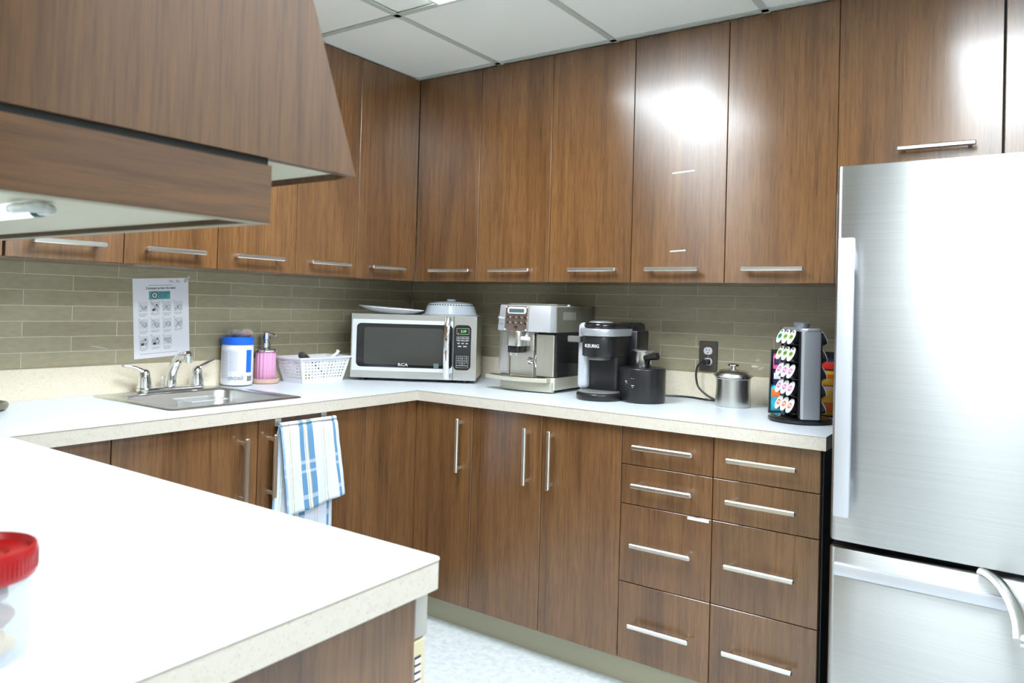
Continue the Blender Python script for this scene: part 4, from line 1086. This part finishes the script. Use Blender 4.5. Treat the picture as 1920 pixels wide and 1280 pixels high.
def cloth(name, fn, nu=28, nv=30, th=.0022, parent=tw):
    b = B(); bm = b.bm; uvl = bm.loops.layers.uv.new('UVMap'); V = [[bm.verts.new(fn(i/nu, j/nv)) for j in range(nv+1)] for i in range(nu+1)]
    for i in range(nu):
        for j in range(nv):
            f = bm.faces.new((V[i][j], V[i+1][j], V[i+1][j+1], V[i][j+1]))
            for l, (a, c) in zip(f.loops, ((i, j), (i+1, j), (i+1, j+1), (i, j+1))): l[uvl].uv = (a/nu, c/nv)
    bmesh.ops.recalc_face_normals(bm, faces=bm.faces)
    o = b.build(name, TWM, parent, angle=80)
    md = o.modifiers.new('s', 'SOLIDIFY'); md.thickness = th; md.offset = 0
    return o
def front(u, v):
    # u across (towards the corner), v = 1 at the bar, 0 at the hem
    yt = -1.318+.240*u; yb = -1.290+.247*u+.004
    zt = .852+.012*math.sin(u*PI)*.1; zb = .552+.030*u**1.5+.012*(1-u)*0
    s = 1-v
    y = yt+(yb-yt)*s; z = zt+(zb-zt)*s
    x = .6585+.005*s+.0045*math.sin(u*13+2.0*s)*(.25+s)+.002*noise.noise(Vector((u*5, s*5, 2)))
    if v > .93: x -= (v-.93)/.07*.008; z += .003
    return (x, y, z)
def back(u, v):
    s = 1-v; yt = -1.316+.236*u; yb = -1.332+.262*u
    y = yt+(yb-yt)*s; z = .853+(.470-.853)*s
    x = .640+.003*math.sin(u*11)*s+.006*(v > .96)
    return (max(x, .6255), y, z)
cloth('front_flap', front); cloth('back_flap', back)
def over(u, v):
    a = PI*v; y = -1.317+.238*u
    return (.6495+.0085*math.cos(PI-a)*-1, y, .850+.0085*math.sin(a))
cloth('fold', over, 20, 8)

# ------------------------------------------------------------------ jar with a red lid in the foreground
jx, jy = 1.836, -2.607
t = thing('snack_jar', 'clear jar with a red screw lid at the near left of the peninsula', 'jar', (jx, jy, ZC))
JG = mat('clear_jar_plastic', (.72, .78, .84), .06, 0, alpha=.24)
B().lathe([(0, .0005), (.044, .0005), (.0465, .004), (.0475, .012), (.0475, .066), (.045, .076), (.045, .090), (.0438, .090), (.0438, .076), (.0462, .065), (.0462, .012), (.043, .004), (0, .003)], 48).build('jar', JG, t)
RED = mat('red_lid_plastic', (.34, .003, .005), .28)
prof = [(.046, .078), (.0510, .078), (.0520, .081), (.0520, .100), (.0505, .1045), (.0480, .1055), (.0460, .1030), (.0440, .0985), (.0300, .0975), (.0280, .0985), (.0262, .0970), (.024, .0950), (0, .0945)]
ld = B().lathe(prof, 72, cap=False).build('lid', RED, t)
m = B()
for i in range(72):
    a = 2*PI*i/72; m.box(-.0006, -.0003, .083, .0006, .0004, .099, M=Matrix.Rotation(a, 4, 'Z') @ Matrix.Translation((0, -.0521, 0)))
m.build('lid_ribs', RED, ld)['kind'] = 'stuff'
COOK = ['%s cookie in the red-lidded jar, %s' % q for q in (('pale', 'on the bottom, left front'), ('pale', 'on the bottom, right back'), ('pale', 'on the bottom, right front'), ('pale', 'on the bottom, left back'), ('brown', 'alone in the second layer'), ('brown', 'third layer, back right'), ('pale', 'third layer, front right'), ('brown', 'third layer, left'), ('brown', 'topmost, back'), ('pale', 'topmost, front'))]
for i, (x, y, z, c) in enumerate(((-.012, -.012, .016, 0), (.016, .010, .016, 0), (.012, -.016, .016, 0), (-.012, .014, .016, 0), (0, 0, .036, 1), (.014, .012, .040, 1), (.016, -.012, .044, 0), (-.014, -.006, .046, 1), (.006, .008, .060, 1), (-.006, -.014, .062, 0))):
    lab = COOK[i]
    o = thing('cookie', lab, 'cookie', (jx+x, jy+y, ZC+z), i, 'cookies in the jar')
    blob(B(), (0, 0, 0), .0175, i*3.1, 2, (1.15, 1, .62)).build('cookie', mat(['pale_cookie', 'brown_cookie'][c], [(.62, .45, .22), (.30, .15, .08)][c], .8), o)

# ------------------------------------------------------------------ small dish at the left edge, tape remnants
t = thing('dish', 'grey-green rounded dish at the left frame edge on the worktop', 'dish', (.150, -2.000, ZC))
B().lathe([(0, 0), (.070, 0), (.084, .006), (.087, .016), (.084, .022), (.078, .022), (.068, .012), (0, .010)], 40).build('dish', mat('grey_green_ceramic', (.17, .16, .11), .3), t)
TAPE = mat('clear_tape', (.8, .8, .8), .15, 0, alpha=.6)
def tape(lab, M, w_, h_):
    o = thing('tape_scrap', lab, 'tape', M.translation, 0); M2 = M.copy(); M2.translation = (0, 0, 0)
    B().box(-w_/2, -h_/2, 0, w_/2, h_/2, .0003, M=M2).build('tape', TAPE, o)
tape('curled tape scrap on the tiles left of the faucet', facing((.0006, -1.572, 1.076), 1, 0, -.22), .058, .0035)
tape('upper tape scrap on the reflecting cabinet door', facing((1.605, -.3306, 1.757), 0, -1, .05), .085, .006)
tape('lower tape scrap on the reflecting cabinet door', facing((1.590, -.3306, 1.473), 0, -1, .05), .060, .005)
tape('tape scrap on the tiles right of the outlet', facing((1.80, -.0006, 1.047), 0, -1, .5), .022, .006)
tape('tape scrap at the corner of the hand washing poster', facing((.0025, -1.254, 1.326), 1, 0, .8), .030, .012)
